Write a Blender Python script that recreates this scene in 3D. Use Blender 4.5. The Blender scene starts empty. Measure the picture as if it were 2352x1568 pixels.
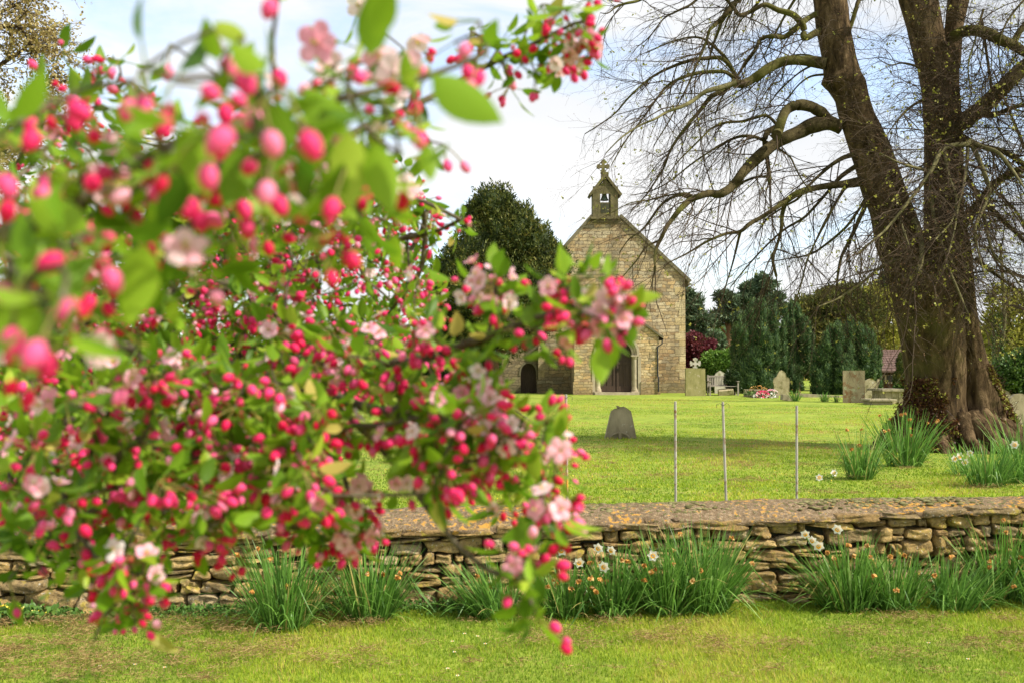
import bpy, math, random
import numpy as np
from mathutils import Vector, Matrix
from mathutils.geometry import tessellate_polygon
rng = np.random.default_rng(7); random.seed(7)
sc = bpy.context.scene
C = sc.collection
F = 2287.0; EYE = 1.55; TH = math.atan(64/F); cT, sT = math.cos(TH), math.sin(TH)

def P(px, py, Y):
    """point at depth Y seen at a position measured on the 2352 px wide photo"""
    a = (px-1176)/F; b = (784-py)/F
    y = cT - sT*b; z = sT + cT*b; t = Y/y
    return np.array((a*t, Y, EYE+z*t))

def fbm(p, f=1.0, seed=0, octv=4):
    p = np.asarray(p, float)*f
    r = np.random.default_rng(1000+seed); out = np.zeros(p.shape[:-1]); amp = 1.0; tot = 0
    for o in range(octv):
        for k in range(4):
            d = r.normal(size=3); d /= np.linalg.norm(d)
            out += amp*np.sin(p@(d*(2.1**o)*2.2) + r.uniform(0, 6.28))*.5
        tot += amp; amp *= .55
    return out/tot

# ------------------------------------------------------------------ terrain
def wallY(x):
    x = np.asarray(x, float)
    return 6.58 + .055*x + .012*np.sin(x*.9)*3 + .006*np.clip(x, -20, 6)*np.abs(np.clip(x, -20, 6))*.25
def wallH(x):
    x = np.asarray(x, float)
    return np.interp(x, [-9, -3.6, 0, 1.5, 3.6, 9], [.45, .455, .485, .505, .60, .64])
def ground(x, y):
    x = np.asarray(x, float); y = np.asarray(y, float)
    p = np.stack([x, y, np.zeros_like(x)], -1)
    k = np.clip((y-wallY(x)-.18)/.14, 0, 1)
    back = .30 + .0015*np.clip(y-7, 0, 60) + .03*fbm(p, .22, 3, 2) + .010*fbm(p, 1.3, 4, 2)
    front = .012*fbm(p, .9, 5, 3) - .02*np.clip(5-y, 0, 30)*.1
    return front*(1-k) + back*k
def G(x, y): return float(ground(np.array([x]), np.array([y]))[0])
def ongr(px, Y):
    x = (px-1176)/F*Y
    return np.array((x, Y, G(x, Y)))

# ------------------------------------------------------------------ mesh building
class MB:
    def __init__(s): s.v = []; s.f = []; s.t = []; s.n = 0; s.mi = []
    def add(s, v, f, tint=None, mi=0):
        v = np.asarray(v, float).reshape(-1, 3); f = np.asarray(f, int)
        s.v.append(v); s.f.append(f+s.n); s.n += len(v)
        if tint is None: tint = random.random()
        s.t.append(np.broadcast_to(np.asarray(tint, float), (len(f),)))
        s.mi.append(np.full(len(f), mi))
        return s
    def build(s, name, mat, parent=None, smooth=False, loc=None):
        me = bpy.data.meshes.new(name)
        V = np.concatenate(s.v) if s.v else np.zeros((0, 3))
        if loc is not None: V = V - np.asarray(loc, float)
        me.vertices.add(len(V)); me.vertices.foreach_set('co', V.ravel())
        li = np.concatenate([f.ravel() for f in s.f])
        sz = np.concatenate([np.full(len(f), f.shape[1]) for f in s.f])
        me.loops.add(len(li)); me.loops.foreach_set('vertex_index', li.astype(np.int32))
        me.polygons.add(len(sz)); st = np.concatenate([[0], np.cumsum(sz)[:-1]])
        me.polygons.foreach_set('loop_start', st.astype(np.int32))
        try: me.polygons.foreach_set('loop_total', sz.astype(np.int32))
        except Exception: pass
        mats = mat if isinstance(mat, (list, tuple)) else [mat]
        for m in mats: me.materials.append(m)
        if len(mats) > 1: me.polygons.foreach_set('material_index', np.concatenate(s.mi).astype(np.int32))
        me.polygons.foreach_set('use_smooth', np.full(len(sz), smooth))
        at = me.attributes.new('tint', 'FLOAT', 'FACE'); at.data.foreach_set('value', np.concatenate(s.t).astype(np.float32))
        me.update(calc_edges=True); me.validate()
        o = bpy.data.objects.new(name, me); C.objects.link(o)
        if parent is not None: o.parent = parent
        if loc is not None: o.location = loc
        return o

def thing(name, label, cat, loc=(0, 0, 0), group=None):
    o = bpy.data.objects.new(name, None); C.objects.link(o); o.location = loc
    o.empty_display_size = .2
    o['label'] = label; o['category'] = cat
    if group: o['group'] = group
    return o
def tag(o, label=None, cat=None, group=None, kind=None):
    if label: o['label'] = label
    if cat: o['category'] = cat
    if group: o['group'] = group
    if kind: o['kind'] = kind
    return o

def tubes(mb, pts, rad, n=4, tint=None, mi=0, cap=False):
    """pts [B,S,3], rad [B,S] -> batch of tubes"""
    pts = np.asarray(pts, float); rad = np.asarray(rad, float)
    if pts.ndim == 2: pts = pts[None]; rad = rad[None]
    B, S, _ = pts.shape
    T = np.gradient(pts, axis=1); T /= np.linalg.norm(T, axis=2, keepdims=True)+1e-9
    ref = np.where(np.abs(T[..., 2:3]) > .8, np.array([1., .13, 0]), np.array([.1, .2, 1.]))
    ref = np.broadcast_to(ref[:, :1], T.shape)
    U = np.cross(T, ref); U /= np.linalg.norm(U, axis=2, keepdims=True)+1e-9
    W = np.cross(T, U)
    a = np.arange(n)*2*math.pi/n
    V = pts[:, :, None] + rad[:, :, None, None]*(np.cos(a)[None, None, :, None]*U[:, :, None] + np.sin(a)[None, None, :, None]*W[:, :, None])
    base = (np.arange(B)*S*n)[:, None, None] + (np.arange(S-1)*n)[None, :, None]
    i = np.arange(n); j = (i+1) % n
    f = np.stack([base+i, base+j, base+n+j, base+n+i], -1).reshape(-1, 4)
    t = np.repeat(rng.random(B), (S-1)*n) if tint is None else (np.repeat(tint, (S-1)*n) if np.ndim(tint) else tint)
    mb.add(V.reshape(-1, 3), f, t, mi)
    if cap:
        for b in range(B):
            mb.add(V[b, -1], np.arange(n)[None], .5, mi); mb.add(V[b, 0], np.arange(n)[None, ::-1], .5, mi)
    return V

def box(mb, lo, hi, tint=None, mi=0, rot=0, ctr=None, tilt=None):
    lo = np.array(lo, float); hi = np.array(hi, float)
    v = np.array([[lo[0] if not (i & 1) else hi[0], lo[1] if not (i & 2) else hi[1], lo[2] if not (i & 4) else hi[2]] for i in range(8)])
    v = xf(v, rot, ctr, tilt)
    mb.add(v, [[0, 2, 3, 1], [4, 5, 7, 6], [0, 1, 5, 4], [2, 6, 7, 3], [0, 4, 6, 2], [1, 3, 7, 5]], tint, mi)
def xf(v, rot=0, ctr=None, tilt=None):
    if rot or tilt:
        c = np.array(ctr if ctr is not None else (0, 0, 0), float); M = np.array(Matrix.Rotation(rot, 3, 'Z'))
        if tilt: M = M@np.array(Matrix.Rotation(tilt[0], 3, 'X'))@np.array(Matrix.Rotation(tilt[1], 3, 'Y'))
        v = (v-c)@M.T + c
    return v
def prism(mb, loops, y0, y1, tint=None, mi=0, T=None, mi_side=None):
    """outline(s) in x,z extruded along y; first loop outer, rest holes"""
    flat = [p for l in loops for p in l]
    tri = tessellate_polygon([[Vector((p[0], p[1], 0)) for p in l] for l in loops])
    n = len(flat)
    v = np.array([(p[0], y0, p[1]) for p in flat]+[(p[0], y1, p[1]) for p in flat], float)
    if T is not None: v = T(v)
    tr = np.array(tri)
    # front faces towards -y
    a = v[tr[:, 0]]; b = v[tr[:, 1]]; c = v[tr[:, 2]]
    ff = np.concatenate([tr, tr[:, ::-1]+n])
    q = []; s = 0
    for l in loops:
        m = len(l)
        for i in range(m): q.append((s+i, s+(i+1) % m, n+s+(i+1) % m, n+s+i))
        s += m
    if tint is None: tint = random.random()
    k = mb.n
    mb.v.append(v); mb.n += len(v)
    mb.f += [ff+k, np.array(q)+k]; mb.t += [np.full(len(ff), tint), np.full(len(q), tint)]
    mb.mi += [np.full(len(ff), mi), np.full(len(q), mi if mi_side is None else mi_side)]
def scatter(mb, tv, tf, pos, R, sc_, tint, mi=0):
    """instances of a template mesh: R [B,3,3] columns are axes, sc_ [B] or [B,3]"""
    tv = np.asarray(tv, float); tf = np.asarray(tf); B = len(pos)
    if B == 0: return
    s = np.asarray(sc_, float)
    if s.ndim == 1: s = s[:, None]
    L = tv[None]*s[:, None, :] if s.shape[1] == 3 else tv[None]*s[:, None]
    V = np.einsum('bij,bvj->bvi', R, L) + np.asarray(pos)[:, None]
    f = (tf[None]+(np.arange(B)*len(tv))[:, None, None]).reshape(-1, tf.shape[1])
    mb.add(V.reshape(-1, 3), f, np.repeat(tint, len(tf)), mi)
def frames(d, roll=None):
    d = np.asarray(d, float); d = d/(np.linalg.norm(d, axis=1, keepdims=True)+1e-9)
    r = rng.normal(size=d.shape) if roll is None else np.broadcast_to(np.asarray(roll, float), d.shape)
    x = np.cross(r, d); x /= np.linalg.norm(x, axis=1, keepdims=True)+1e-9
    z = np.cross(x, d)
    return np.stack([x, d, z], -1)   # local y = direction
def rdir(n, up=0.0):
    d = rng.normal(size=(n, 3)); d /= np.linalg.norm(d, axis=1, keepdims=True); d[:, 2] += up
    return d/np.linalg.norm(d, axis=1, keepdims=True)
def ball(nu=10, nv=7):
    v = []; f = []
    for j in range(nv+1):
        ph = math.pi*j/nv
        for i in range(nu):
            a = 2*math.pi*i/nu; v.append((math.sin(ph)*math.cos(a), math.sin(ph)*math.sin(a), math.cos(ph)))
    for j in range(nv):
        for i in range(nu): f.append((j*nu+i, (j+1)*nu+i, (j+1)*nu+(i+1) % nu, j*nu+(i+1) % nu))
    return np.array(v), np.array(f)

# ------------------------------------------------------------------ materials
def newmat(name):
    m = bpy.data.materials.new(name); m.use_nodes = True; nt = m.node_tree
    return m, nt, nt.nodes['Principled BSDF']
def L(nt, a, b): nt.links.new(a, b)
def N(nt, t, **k):
    n = nt.nodes.new(t)
    for a, b in k.items(): setattr(n, a, b)
    return n
def ramp(nt, stops, interp='LINEAR'):
    r = N(nt, 'ShaderNodeValToRGB'); cr = r.color_ramp; cr.interpolation = interp
    while len(cr.elements) < len(stops): cr.elements.new(.5)
    for e, (p, c) in zip(cr.elements, stops): e.position = p; e.color = (*c, 1)
    return r
def noise(nt, vec, scale, detail=4, rough=.55, dist=0):
    n = N(nt, 'ShaderNodeTexNoise'); n.inputs['Scale'].default_value = scale; n.inputs['Detail'].default_value = detail
    n.inputs['Roughness'].default_value = rough; n.inputs['Distortion'].default_value = dist; L(nt, vec, n.inputs['Vector']); return n
def mixc(nt, fac, a, b, mode='MIX'):
    m = N(nt, 'ShaderNodeMix', data_type='RGBA', blend_type=mode)
    for s, x in ((m.inputs[0], fac), (m.inputs[6], a), (m.inputs[7], b)):
        if isinstance(x, (int, float)): s.default_value = x
        elif isinstance(x, tuple): s.default_value = (*x, 1)
        else: L(nt, x, s)
    return m.outputs[2]
def math_(nt, op, a, b=None, clamp=False):
    m = N(nt, 'ShaderNodeMath', operation=op); m.use_clamp = clamp
    for i, x in enumerate((a, b)):
        if x is None: continue
        if isinstance(x, (int, float)): m.inputs[i].default_value = x
        else: L(nt, x, m.inputs[i])
    return m.outputs[0]
def pos(nt): return N(nt, 'ShaderNodeNewGeometry').outputs['Position']
def mapped(nt, scale=(1, 1, 1), rot=(0, 0, 0)):
    m = N(nt, 'ShaderNodeMapping'); m.inputs['Scale'].default_value = scale; m.inputs['Rotation'].default_value = rot
    L(nt, pos(nt), m.inputs['Vector']); return m.outputs[0]
def bump(nt, b, h, strength=.5, dist=.02):
    n = N(nt, 'ShaderNodeBump'); n.inputs['Strength'].default_value = strength; n.inputs['Distance'].default_value = dist
    L(nt, h, n.inputs['Height']); L(nt, n.outputs[0], b.inputs['Normal']); return n
def tintnode(nt):
    a = N(nt, 'ShaderNodeAttribute'); a.attribute_name = 'tint'; return a.outputs['Fac']
def leafmat(name, stops, transl=.35, rough=.5, spec=.3, nscale=None):
    m, nt, b = newmat(name)
    r = ramp(nt, stops); L(nt, tintnode(nt), r.inputs[0]); col = r.outputs[0]
    if nscale:
        n = noise(nt, pos(nt), nscale, 3); col = mixc(nt, .5, col, ramp_from(nt, n.outputs[0]), 'MULTIPLY')
    L(nt, col, b.inputs['Base Color']); b.inputs['Roughness'].default_value = rough; b.inputs['Specular IOR Level'].default_value = spec
    if transl:
        t = N(nt, 'ShaderNodeBsdfTranslucent'); L(nt, col, t.inputs[0])
        mx = N(nt, 'ShaderNodeMixShader'); mx.inputs[0].default_value = transl
        L(nt, b.outputs[0], mx.inputs[1]); L(nt, t.outputs[0], mx.inputs[2])
        L(nt, mx.outputs[0], nt.nodes['Material Output'].inputs[0])
    return m
def ramp_from(nt, fac):
    r = ramp(nt, [(.3, (.55, .55, .55)), (.65, (1.3, 1.3, 1.3))]); L(nt, fac, r.inputs[0]); return r.outputs[0]
def solid(name, c1, c2=None, scale=6, rough=.8, bs=None, bd=.01, stretch=(1, 1, 1), spec=.3, metal=0, spots=None):
    m, nt, b = newmat(name)
    v = mapped(nt, stretch)
    n = noise(nt, v, scale, 6, .6)
    r = ramp(nt, [(.32, c1), (.68, c2 or c1)]); L(nt, n.outputs[0], r.inputs[0]); col = r.outputs[0]
    if spots:
        for (ss, th, sc3, wid) in spots:
            n2 = noise(nt, mapped(nt), ss, 5, .65); rr = ramp(nt, [(th, (0, 0, 0)), (th+wid, (1, 1, 1))]); L(nt, n2.outputs[0], rr.inputs[0])
            col = mixc(nt, rr.outputs[0], col, sc3)
    L(nt, col, b.inputs['Base Color']); b.inputs['Roughness'].default_value = rough
    b.inputs['Specular IOR Level'].default_value = spec; b.inputs['Metallic'].default_value = metal
    if bs: bump(nt, b, n.outputs[0], bs, bd)
    return m

def churchstone(name, stops, dark=(.12, .10, .06), mortar=(.30, .25, .16), bw=.42, rh=.17, low=None):
    m, nt, b = newmat(name)
    p = pos(nt); sep = N(nt, 'ShaderNodeSeparateXYZ'); L(nt, p, sep.inputs[0])
    xy = math_(nt, 'ADD', sep.outputs[0], sep.outputs[1])
    n0 = noise(nt, p, 1.3, 3); n1 = noise(nt, p, 5, 2)
    dx = math_(nt, 'MULTIPLY', math_(nt, 'SUBTRACT', n0.outputs[0], .5), .8)
    dz = math_(nt, 'ADD', math_(nt, 'MULTIPLY', math_(nt, 'SUBTRACT', n1.outputs[0], .5), .16), math_(nt, 'MULTIPLY', dx, .25))
    cb = N(nt, 'ShaderNodeCombineXYZ'); L(nt, math_(nt, 'ADD', xy, dx), cb.inputs[0]); L(nt, math_(nt, 'ADD', sep.outputs[2], dz), cb.inputs[1])
    br = N(nt, 'ShaderNodeTexBrick'); L(nt, cb.outputs[0], br.inputs['Vector']); br.offset = .43; br.squash = .6; br.squash_frequency = 3
    br.inputs['Scale'].default_value = 1; br.inputs['Brick Width'].default_value = bw; br.inputs['Row Height'].default_value = rh
    br.inputs['Mortar Size'].default_value = .014; br.inputs['Mortar Smooth'].default_value = .5
    br.inputs['Color1'].default_value = (0, 0, 0, 1); br.inputs['Color2'].default_value = (1, 1, 1, 1)
    r = ramp(nt, stops); L(nt, br.outputs[0], r.inputs[0])
    col = mixc(nt, br.outputs['Fac'], r.outputs[0], mortar)
    n2 = noise(nt, p, .8, 5, .6); r2 = ramp(nt, [(.35, (.72, .70, .68)), (.65, (1.15, 1.12, 1.05))]); L(nt, n2.outputs[0], r2.inputs[0])
    col = mixc(nt, .9, col, r2.outputs[0], 'MULTIPLY')
    n3 = noise(nt, p, 14, 5, .7); r3 = ramp(nt, [(.3, (.6, .6, .6)), (.7, (1.25, 1.25, 1.25))]); L(nt, n3.outputs[0], r3.inputs[0])
    col = mixc(nt, .8, col, r3.outputs[0], 'MULTIPLY')
    # weather stains, stronger in places
    n4 = noise(nt, mapped(nt, (1, 1, .35)), .9, 5, .65); r4 = ramp(nt, [(.52, (0, 0, 0)), (.68, (1, 1, 1))]); L(nt, n4.outputs[0], r4.inputs[0])
    col = mixc(nt, math_(nt, 'MULTIPLY', r4.outputs[0], .6), col, dark)
    if low:  # darker band towards the ground
        zz = math_(nt, 'SUBTRACT', 1, math_(nt, 'DIVIDE', math_(nt, 'SUBTRACT', sep.outputs[2], .3), low[0]), True)
        zz = math_(nt, 'MULTIPLY', zz, math_(nt, 'ADD', n2.outputs[0], .3), True)
        col = mixc(nt, zz, col, low[1])
    L(nt, col, b.inputs['Base Color']); b.inputs['Roughness'].default_value = .9; b.inputs['Specular IOR Level'].default_value = .15
    h = math_(nt, 'SUBTRACT', math_(nt, 'MULTIPLY', n3.outputs[0], .5), br.outputs['Fac'])
    bump(nt, b, h, .9, .05)
    return m

M = {}
warm = [(0, (.44, .33, .18)), (.2, (.56, .45, .27)), (.36, (.33, .225, .12)), (.5, (.62, .52, .34)), (.64, (.34, .29, .20)), (.78, (.40, .32, .20)), (.88, (.60, .42, .21)), (1, (.27, .225, .15))]
dark_warm = [(0, (.30, .24, .14)), (.3, (.38, .31, .18)), (.6, (.22, .17, .10)), (1, (.34, .28, .17))]  # darker, browner stops than the nave, used on the vestry
M['nave'] = churchstone('nave_stone', warm, mortar=(.27, .22, .14), low=(1.3, (.16, .13, .07)))
M['porch'] = churchstone('porch_stone', [(p, (c[0]*1.1, c[1]*1.07, c[2])) for p, c in warm], mortar=(.38, .30, .17), bw=.34, rh=.14, low=(.9, (.25, .17, .08)))
M['vestry'] = churchstone('vestry_stone', dark_warm, mortar=(.18, .15, .09), bw=.36, rh=.15, low=(1.2, (.10, .09, .05)))
M['ashlar'] = solid('ashlar', (.32, .26, .165), (.47, .40, .27), 5, .85, .3, .01)
M['mossy'] = solid('mossy_stone', (.075, .065, .028), (.17, .14, .065), 4, .9, .6, .03, spots=[(3, .55, (.16, .16, .03), .12)])
M['cope'] = solid('coping_dark', (.10, .09, .05), (.20, .17, .10), 5, .9, .5, .02)
M['door'] = solid('old_oak', (.028, .017, .010), (.075, .046, .028), 3, .65, .6, .02, stretch=(14, 14, 1))
M['iron'] = solid('black_iron', (.02, .02, .022), (.04, .04, .042), 8, .5)
M['bronze'] = solid('bell_bronze', (.07, .10, .08), (.16, .22, .17), 8, .5, spec=.5)
M['dark'] = solid('dark_recess', (.035, .035, .02), (.07, .07, .04), 6, .95)  # recess shade is put into the colour
M['slate'] = solid('roof_slate', (.13, .11, .09), (.2, .17, .13), 6, .8, .5, .02)
M['bark_lime'] = None
def barkmat(name, stops, scale=9, st=(1, 1, .3), strength=1., dist=.08, moss=None, tintk=False):
    m, nt, b = newmat(name)
    v = mapped(nt, st); n = noise(nt, v, scale, 7, .65, .4); n2 = noise(nt, pos(nt), 1.2, 4)
    r = ramp(nt, stops); L(nt, n.outputs[0], r.inputs[0]); col = r.outputs[0]
    if moss:
        rr = ramp(nt, [(moss[0], (0, 0, 0)), (moss[0]+.2, (1, 1, 1))]); L(nt, n2.outputs[0], rr.inputs[0]); col = mixc(nt, rr.outputs[0], col, moss[1])
    L(nt, col, b.inputs['Base Color']); b.inputs['Roughness'].default_value = .95; b.inputs['Specular IOR Level'].default_value = .1
    bump(nt, b, n.outputs[0], strength, dist); return m
M['bark_lime'] = barkmat('lime_bark', [(.34, (.022, .014, .007)), (.5, (.080, .052, .025)), (.64, (.17, .115, .060))], moss=(.57, (.095, .085, .025)))
M['limb'] = barkmat('limb_bark', [(.3, (.028, .020, .009)), (.7, (.10, .080, .034))], 9, (1, 1, 1), .9, .04, moss=(.47, (.11, .11, .025)))
M['twig'] = solid('twig_bark', (.035, .022, .012), (.075, .05, .025), 4, .9)
M['shoot'] = solid('mossy_shoot', (.08, .072, .025), (.17, .15, .06), 7, .9)
M['yewbark'] = barkmat('yew_bark', [(.3, (.07, .035, .022)), (.7, (.22, .13, .08))], 5)
M['pinebark'] = barkmat('pine_bark', [(.3, (.16, .08, .045)), (.7, (.32, .17, .10))], 5)
M['applebark'] = barkmat('apple_bark', [(.3, (.05, .038, .022)), (.55, (.11, .09, .055)), (.75, (.22, .20, .14))], 60, (1, 1, 1), .6, .003)
M['applefol'] = leafmat('apple_leaves', [(0, (.06, .14, .008)), (.35, (.14, .27, .012)), (.7, (.26, .42, .02)), (.9, (.42, .54, .05)), (1, (.52, .42, .10))], .5, .45, .25)
M['bud'] = leafmat('bud_petals', [(0, (.62, .006, .04)), (.3, (.82, .016, .11)), (.6, (.88, .05, .22)), (.82, (.90, .16, .36)), (1, (.93, .45, .58))], .3, .5, .25)
M['petal'] = leafmat('open_petals', [(0, (.90, .22, .38)), (.4, (.93, .48, .58)), (.75, (.95, .72, .75)), (1, (.95, .88, .86))], .4, .55, .2)
M['stalk'] = leafmat('flower_stalks', [(0, (.22, .28, .04)), (1, (.30, .10, .05))], .15)
M['stamen'] = solid('stamens', (.75, .60, .12), (.85, .75, .3), 30)
M['daff'] = leafmat('daffodil_leaves', [(0, (.06, .15, .025)), (.4, (.13, .28, .04)), (.7, (.22, .40, .07)), (.93, (.40, .55, .20)), (1, (.55, .45, .15))], .42, .45, .4)
M['narc'] = leafmat('narcissus_petals', [(0, (.86, .84, .72)), (1, (.92, .91, .86))], .35, .6, .2)
M['cup'] = leafmat('narcissus_cups', [(0, (.88, .42, .01)), (1, (.92, .55, .02))], .3)
M['wilt'] = leafmat('wilted_petals', [(0, (.42, .20, .05)), (.6, (.70, .36, .08)), (1, (.75, .55, .25))], .3, .8)
M['grassA'] = leafmat('grass_blades', [(0, (.07, .15, .010)), (.4, (.20, .31, .018)), (.75, (.38, .46, .03)), (.9, (.52, .50, .08)), (.93, (.38, .24, .09)), (1, (.55, .38, .16))], .4, .7, .15)
M['clip'] = leafmat('dry_clippings', [(0, (.11, .06, .022)), (.5, (.29, .175, .065)), (1, (.50, .36, .16))], .2, .9)
M['weed'] = leafmat('weed_leaves', [(0, (.05, .12, .02)), (1, (.13, .25, .04))], .3)

def groundmat():
    m, nt, b = newmat('lawn')
    p = pos(nt); sep = N(nt, 'ShaderNodeSeparateXYZ'); L(nt, p, sep.inputs[0])
    n = noise(nt, p, 3.5, 8, .7); r = ramp(nt, [(.3, (.08, .12, .018)), (.5, (.18, .25, .03)), (.68, (.32, .36, .05))]); L(nt, n.outputs[0], r.inputs[0])
    nb = noise(nt, p, .35, 3); rb = ramp(nt, [(.4, (0, 0, 0)), (.62, (1, 1, 1))]); L(nt, nb.outputs[0], rb.inputs[0])
    col = mixc(nt, math_(nt, 'MULTIPLY', rb.outputs[0], .5), r.outputs[0], (.31, .36, .05))
    # rows of raked clippings, a long wave across the lawn
    mp = N(nt, 'ShaderNodeMapping'); mp.inputs['Rotation'].default_value = (0, 0, .32); mp.inputs['Scale'].default_value = (.16, 1.0, 1); L(nt, p, mp.inputs[0])
    nw = noise(nt, mp.outputs[0], 1.6, 6, .7, .6); rw = ramp(nt, [(.54, (0, 0, 0)), (.66, (1, 1, 1))]); L(nt, nw.outputs[0], rw.inputs[0])
    nd = noise(nt, p, 9, 5, .75); rd = ramp(nt, [(.48, (0, 0, 0)), (.6, (1, 1, 1))]); L(nt, nd.outputs[0], rd.inputs[0])
    col = mixc(nt, math_(nt, 'MULTIPLY', math_(nt, 'MULTIPLY', rw.outputs[0], rd.outputs[0]), .75), col, (.36, .27, .11))
    ns = noise(nt, mapped(nt, (.6, 1, 1)), 2.3, 7, .75); rs = ramp(nt, [(.66, (0, 0, 0)), (.72, (1, 1, 1))]); L(nt, ns.outputs[0], rs.inputs[0])
    col = mixc(nt, rs.outputs[0], col, (.12, .08, .04))
    L(nt, col, b.inputs['Base Color']); b.inputs['Roughness'].default_value = .95; b.inputs['Specular IOR Level'].default_value = .1
    bump(nt, b, n.outputs[0], .7, .05); return m
M['ground'] = groundmat()
def wallmat():
    m, nt, b = newmat('walling_stone')
    r = ramp(nt, [(0, (.29, .19, .08)), (.25, (.48, .33, .125)), (.45, (.24, .175, .09)), (.65, (.54, .38, .16)), (.85, (.36, .245, .085)), (1, (.44, .35, .21))]); L(nt, tintnode(nt), r.inputs[0])
    n = noise(nt, pos(nt), 22, 7, .7); rn = ramp(nt, [(.3, (.30, .28, .25)), (.5, (.9, .9, .88)), (.7, (1.5, 1.45, 1.35))]); L(nt, n.outputs[0], rn.inputs[0])
    col = mixc(nt, .9, r.outputs[0], rn.outputs[0], 'MULTIPLY')
    for (s, th, c, w) in [(70, .55, (.12, .10, .06), .1), (9, .56, (.42, .33, .05), .08), (16, .6, (.13, .115, .08), .06), (45, .62, (.62, .60, .52), .04), (5, .6, (.15, .13, .08), .15)]:
        k = noise(nt, pos(nt), s, 5, .7); rr = ramp(nt, [(th, (0, 0, 0)), (th+w, (1, 1, 1))]); L(nt, k.outputs[0], rr.inputs[0])
        col = mixc(nt, math_(nt, 'MULTIPLY', rr.outputs[0], .75), col, c)
    L(nt, col, b.inputs['Base Color']); b.inputs['Roughness'].default_value = .95; b.inputs['Specular IOR Level'].default_value = .12
    bump(nt, b, n.outputs[0], 1., .03); return m
M['walling'] = wallmat()
def copemat():
    m, nt, b = newmat('wall_coping_mortar')
    p = pos(nt)
    n = noise(nt, p, 30, 8, .8); r = ramp(nt, [(.34, (.085, .055, .030)), (.5, (.215, .15, .085)), (.64, (.40, .31, .195))]); L(nt, n.outputs[0], r.inputs[0]); col = r.outputs[0]
    vo = N(nt, 'ShaderNodeTexVoronoi'); vo.inputs['Scale'].default_value = 70; L(nt, p, vo.inputs['Vector'])
    rv = ramp(nt, [(.12, (1, 1, 1)), (.2, (0, 0, 0))]); L(nt, vo.outputs['Distance'], rv.inputs[0])
    col = mixc(nt, math_(nt, 'MULTIPLY', rv.outputs[0], .6), col, (.6, .55, .46))
    n2 = noise(nt, p, 1.7, 2); n3 = noise(nt, p, 30, 3, .5)
    a = math_(nt, 'ADD', math_(nt, 'MULTIPLY', n2.outputs[0], .38), math_(nt, 'MULTIPLY', n3.outputs[0], .62))
    ro = ramp(nt, [(.545, (0, 0, 0)), (.58, (1, 1, 1))]); L(nt, a, ro.inputs[0])
    col = mixc(nt, math_(nt, 'MULTIPLY', ro.outputs[0], .85), col, (.55, .28, .045))
    n4 = noise(nt, p, 42, 3, .5); sep = N(nt, 'ShaderNodeSeparateXYZ'); L(nt, p, sep.inputs[0])
    hz = math_(nt, 'MULTIPLY', math_(nt, 'SUBTRACT', sep.outputs[2], .60), .8)
    rm = ramp(nt, [(.60, (0, 0, 0)), (.63, (1, 1, 1))]); L(nt, math_(nt, 'ADD', n4.outputs[0], hz), rm.inputs[0])
    col = mixc(nt, rm.outputs[0], col, (.15, .15, .055))
    L(nt, col, b.inputs['Base Color']); b.inputs['Roughness'].default_value = .97; b.inputs['Specular IOR Level'].default_value = .08
    bump(nt, b, math_(nt, 'ADD', math_(nt, 'ADD', n.outputs[0], math_(nt, 'MULTIPLY', rm.outputs[0], .8)), math_(nt, 'MULTIPLY', rv.outputs[0], .2)), .9, .02); return m
M['wcope'] = copemat()

# ------------------------------------------------------------------ ground
def axis(a, b, dense, step, far):
    c = list(np.arange(a, b, step)); l = a; st = step
    lo = []
    while l > far[0]: st *= 1.35; l -= st; lo.append(l)
    h = b; st = step; hi = []
    while h < far[1]: st *= 1.35; h += st; hi.append(h)
    return np.array(lo[::-1]+c+hi)
xs = axis(-9, 9, 0, .12, (-600, 600)); ys = axis(3, 9.5, 0, .07, (-40, 900))
X, Y = np.meshgrid(xs, ys); Z = ground(X, Y)
nx, ny = len(xs), len(ys)
i, j = np.meshgrid(np.arange(nx-1), np.arange(ny-1)); k = (j*nx+i).ravel()
mb = MB(); mb.add(np.stack([X, Y, Z], -1).reshape(-1, 3), np.stack([k, k+1, k+1+nx, k+nx], -1), .5)
g = mb.build('ground', M['ground'], smooth=True); g['kind'] = 'structure'

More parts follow.
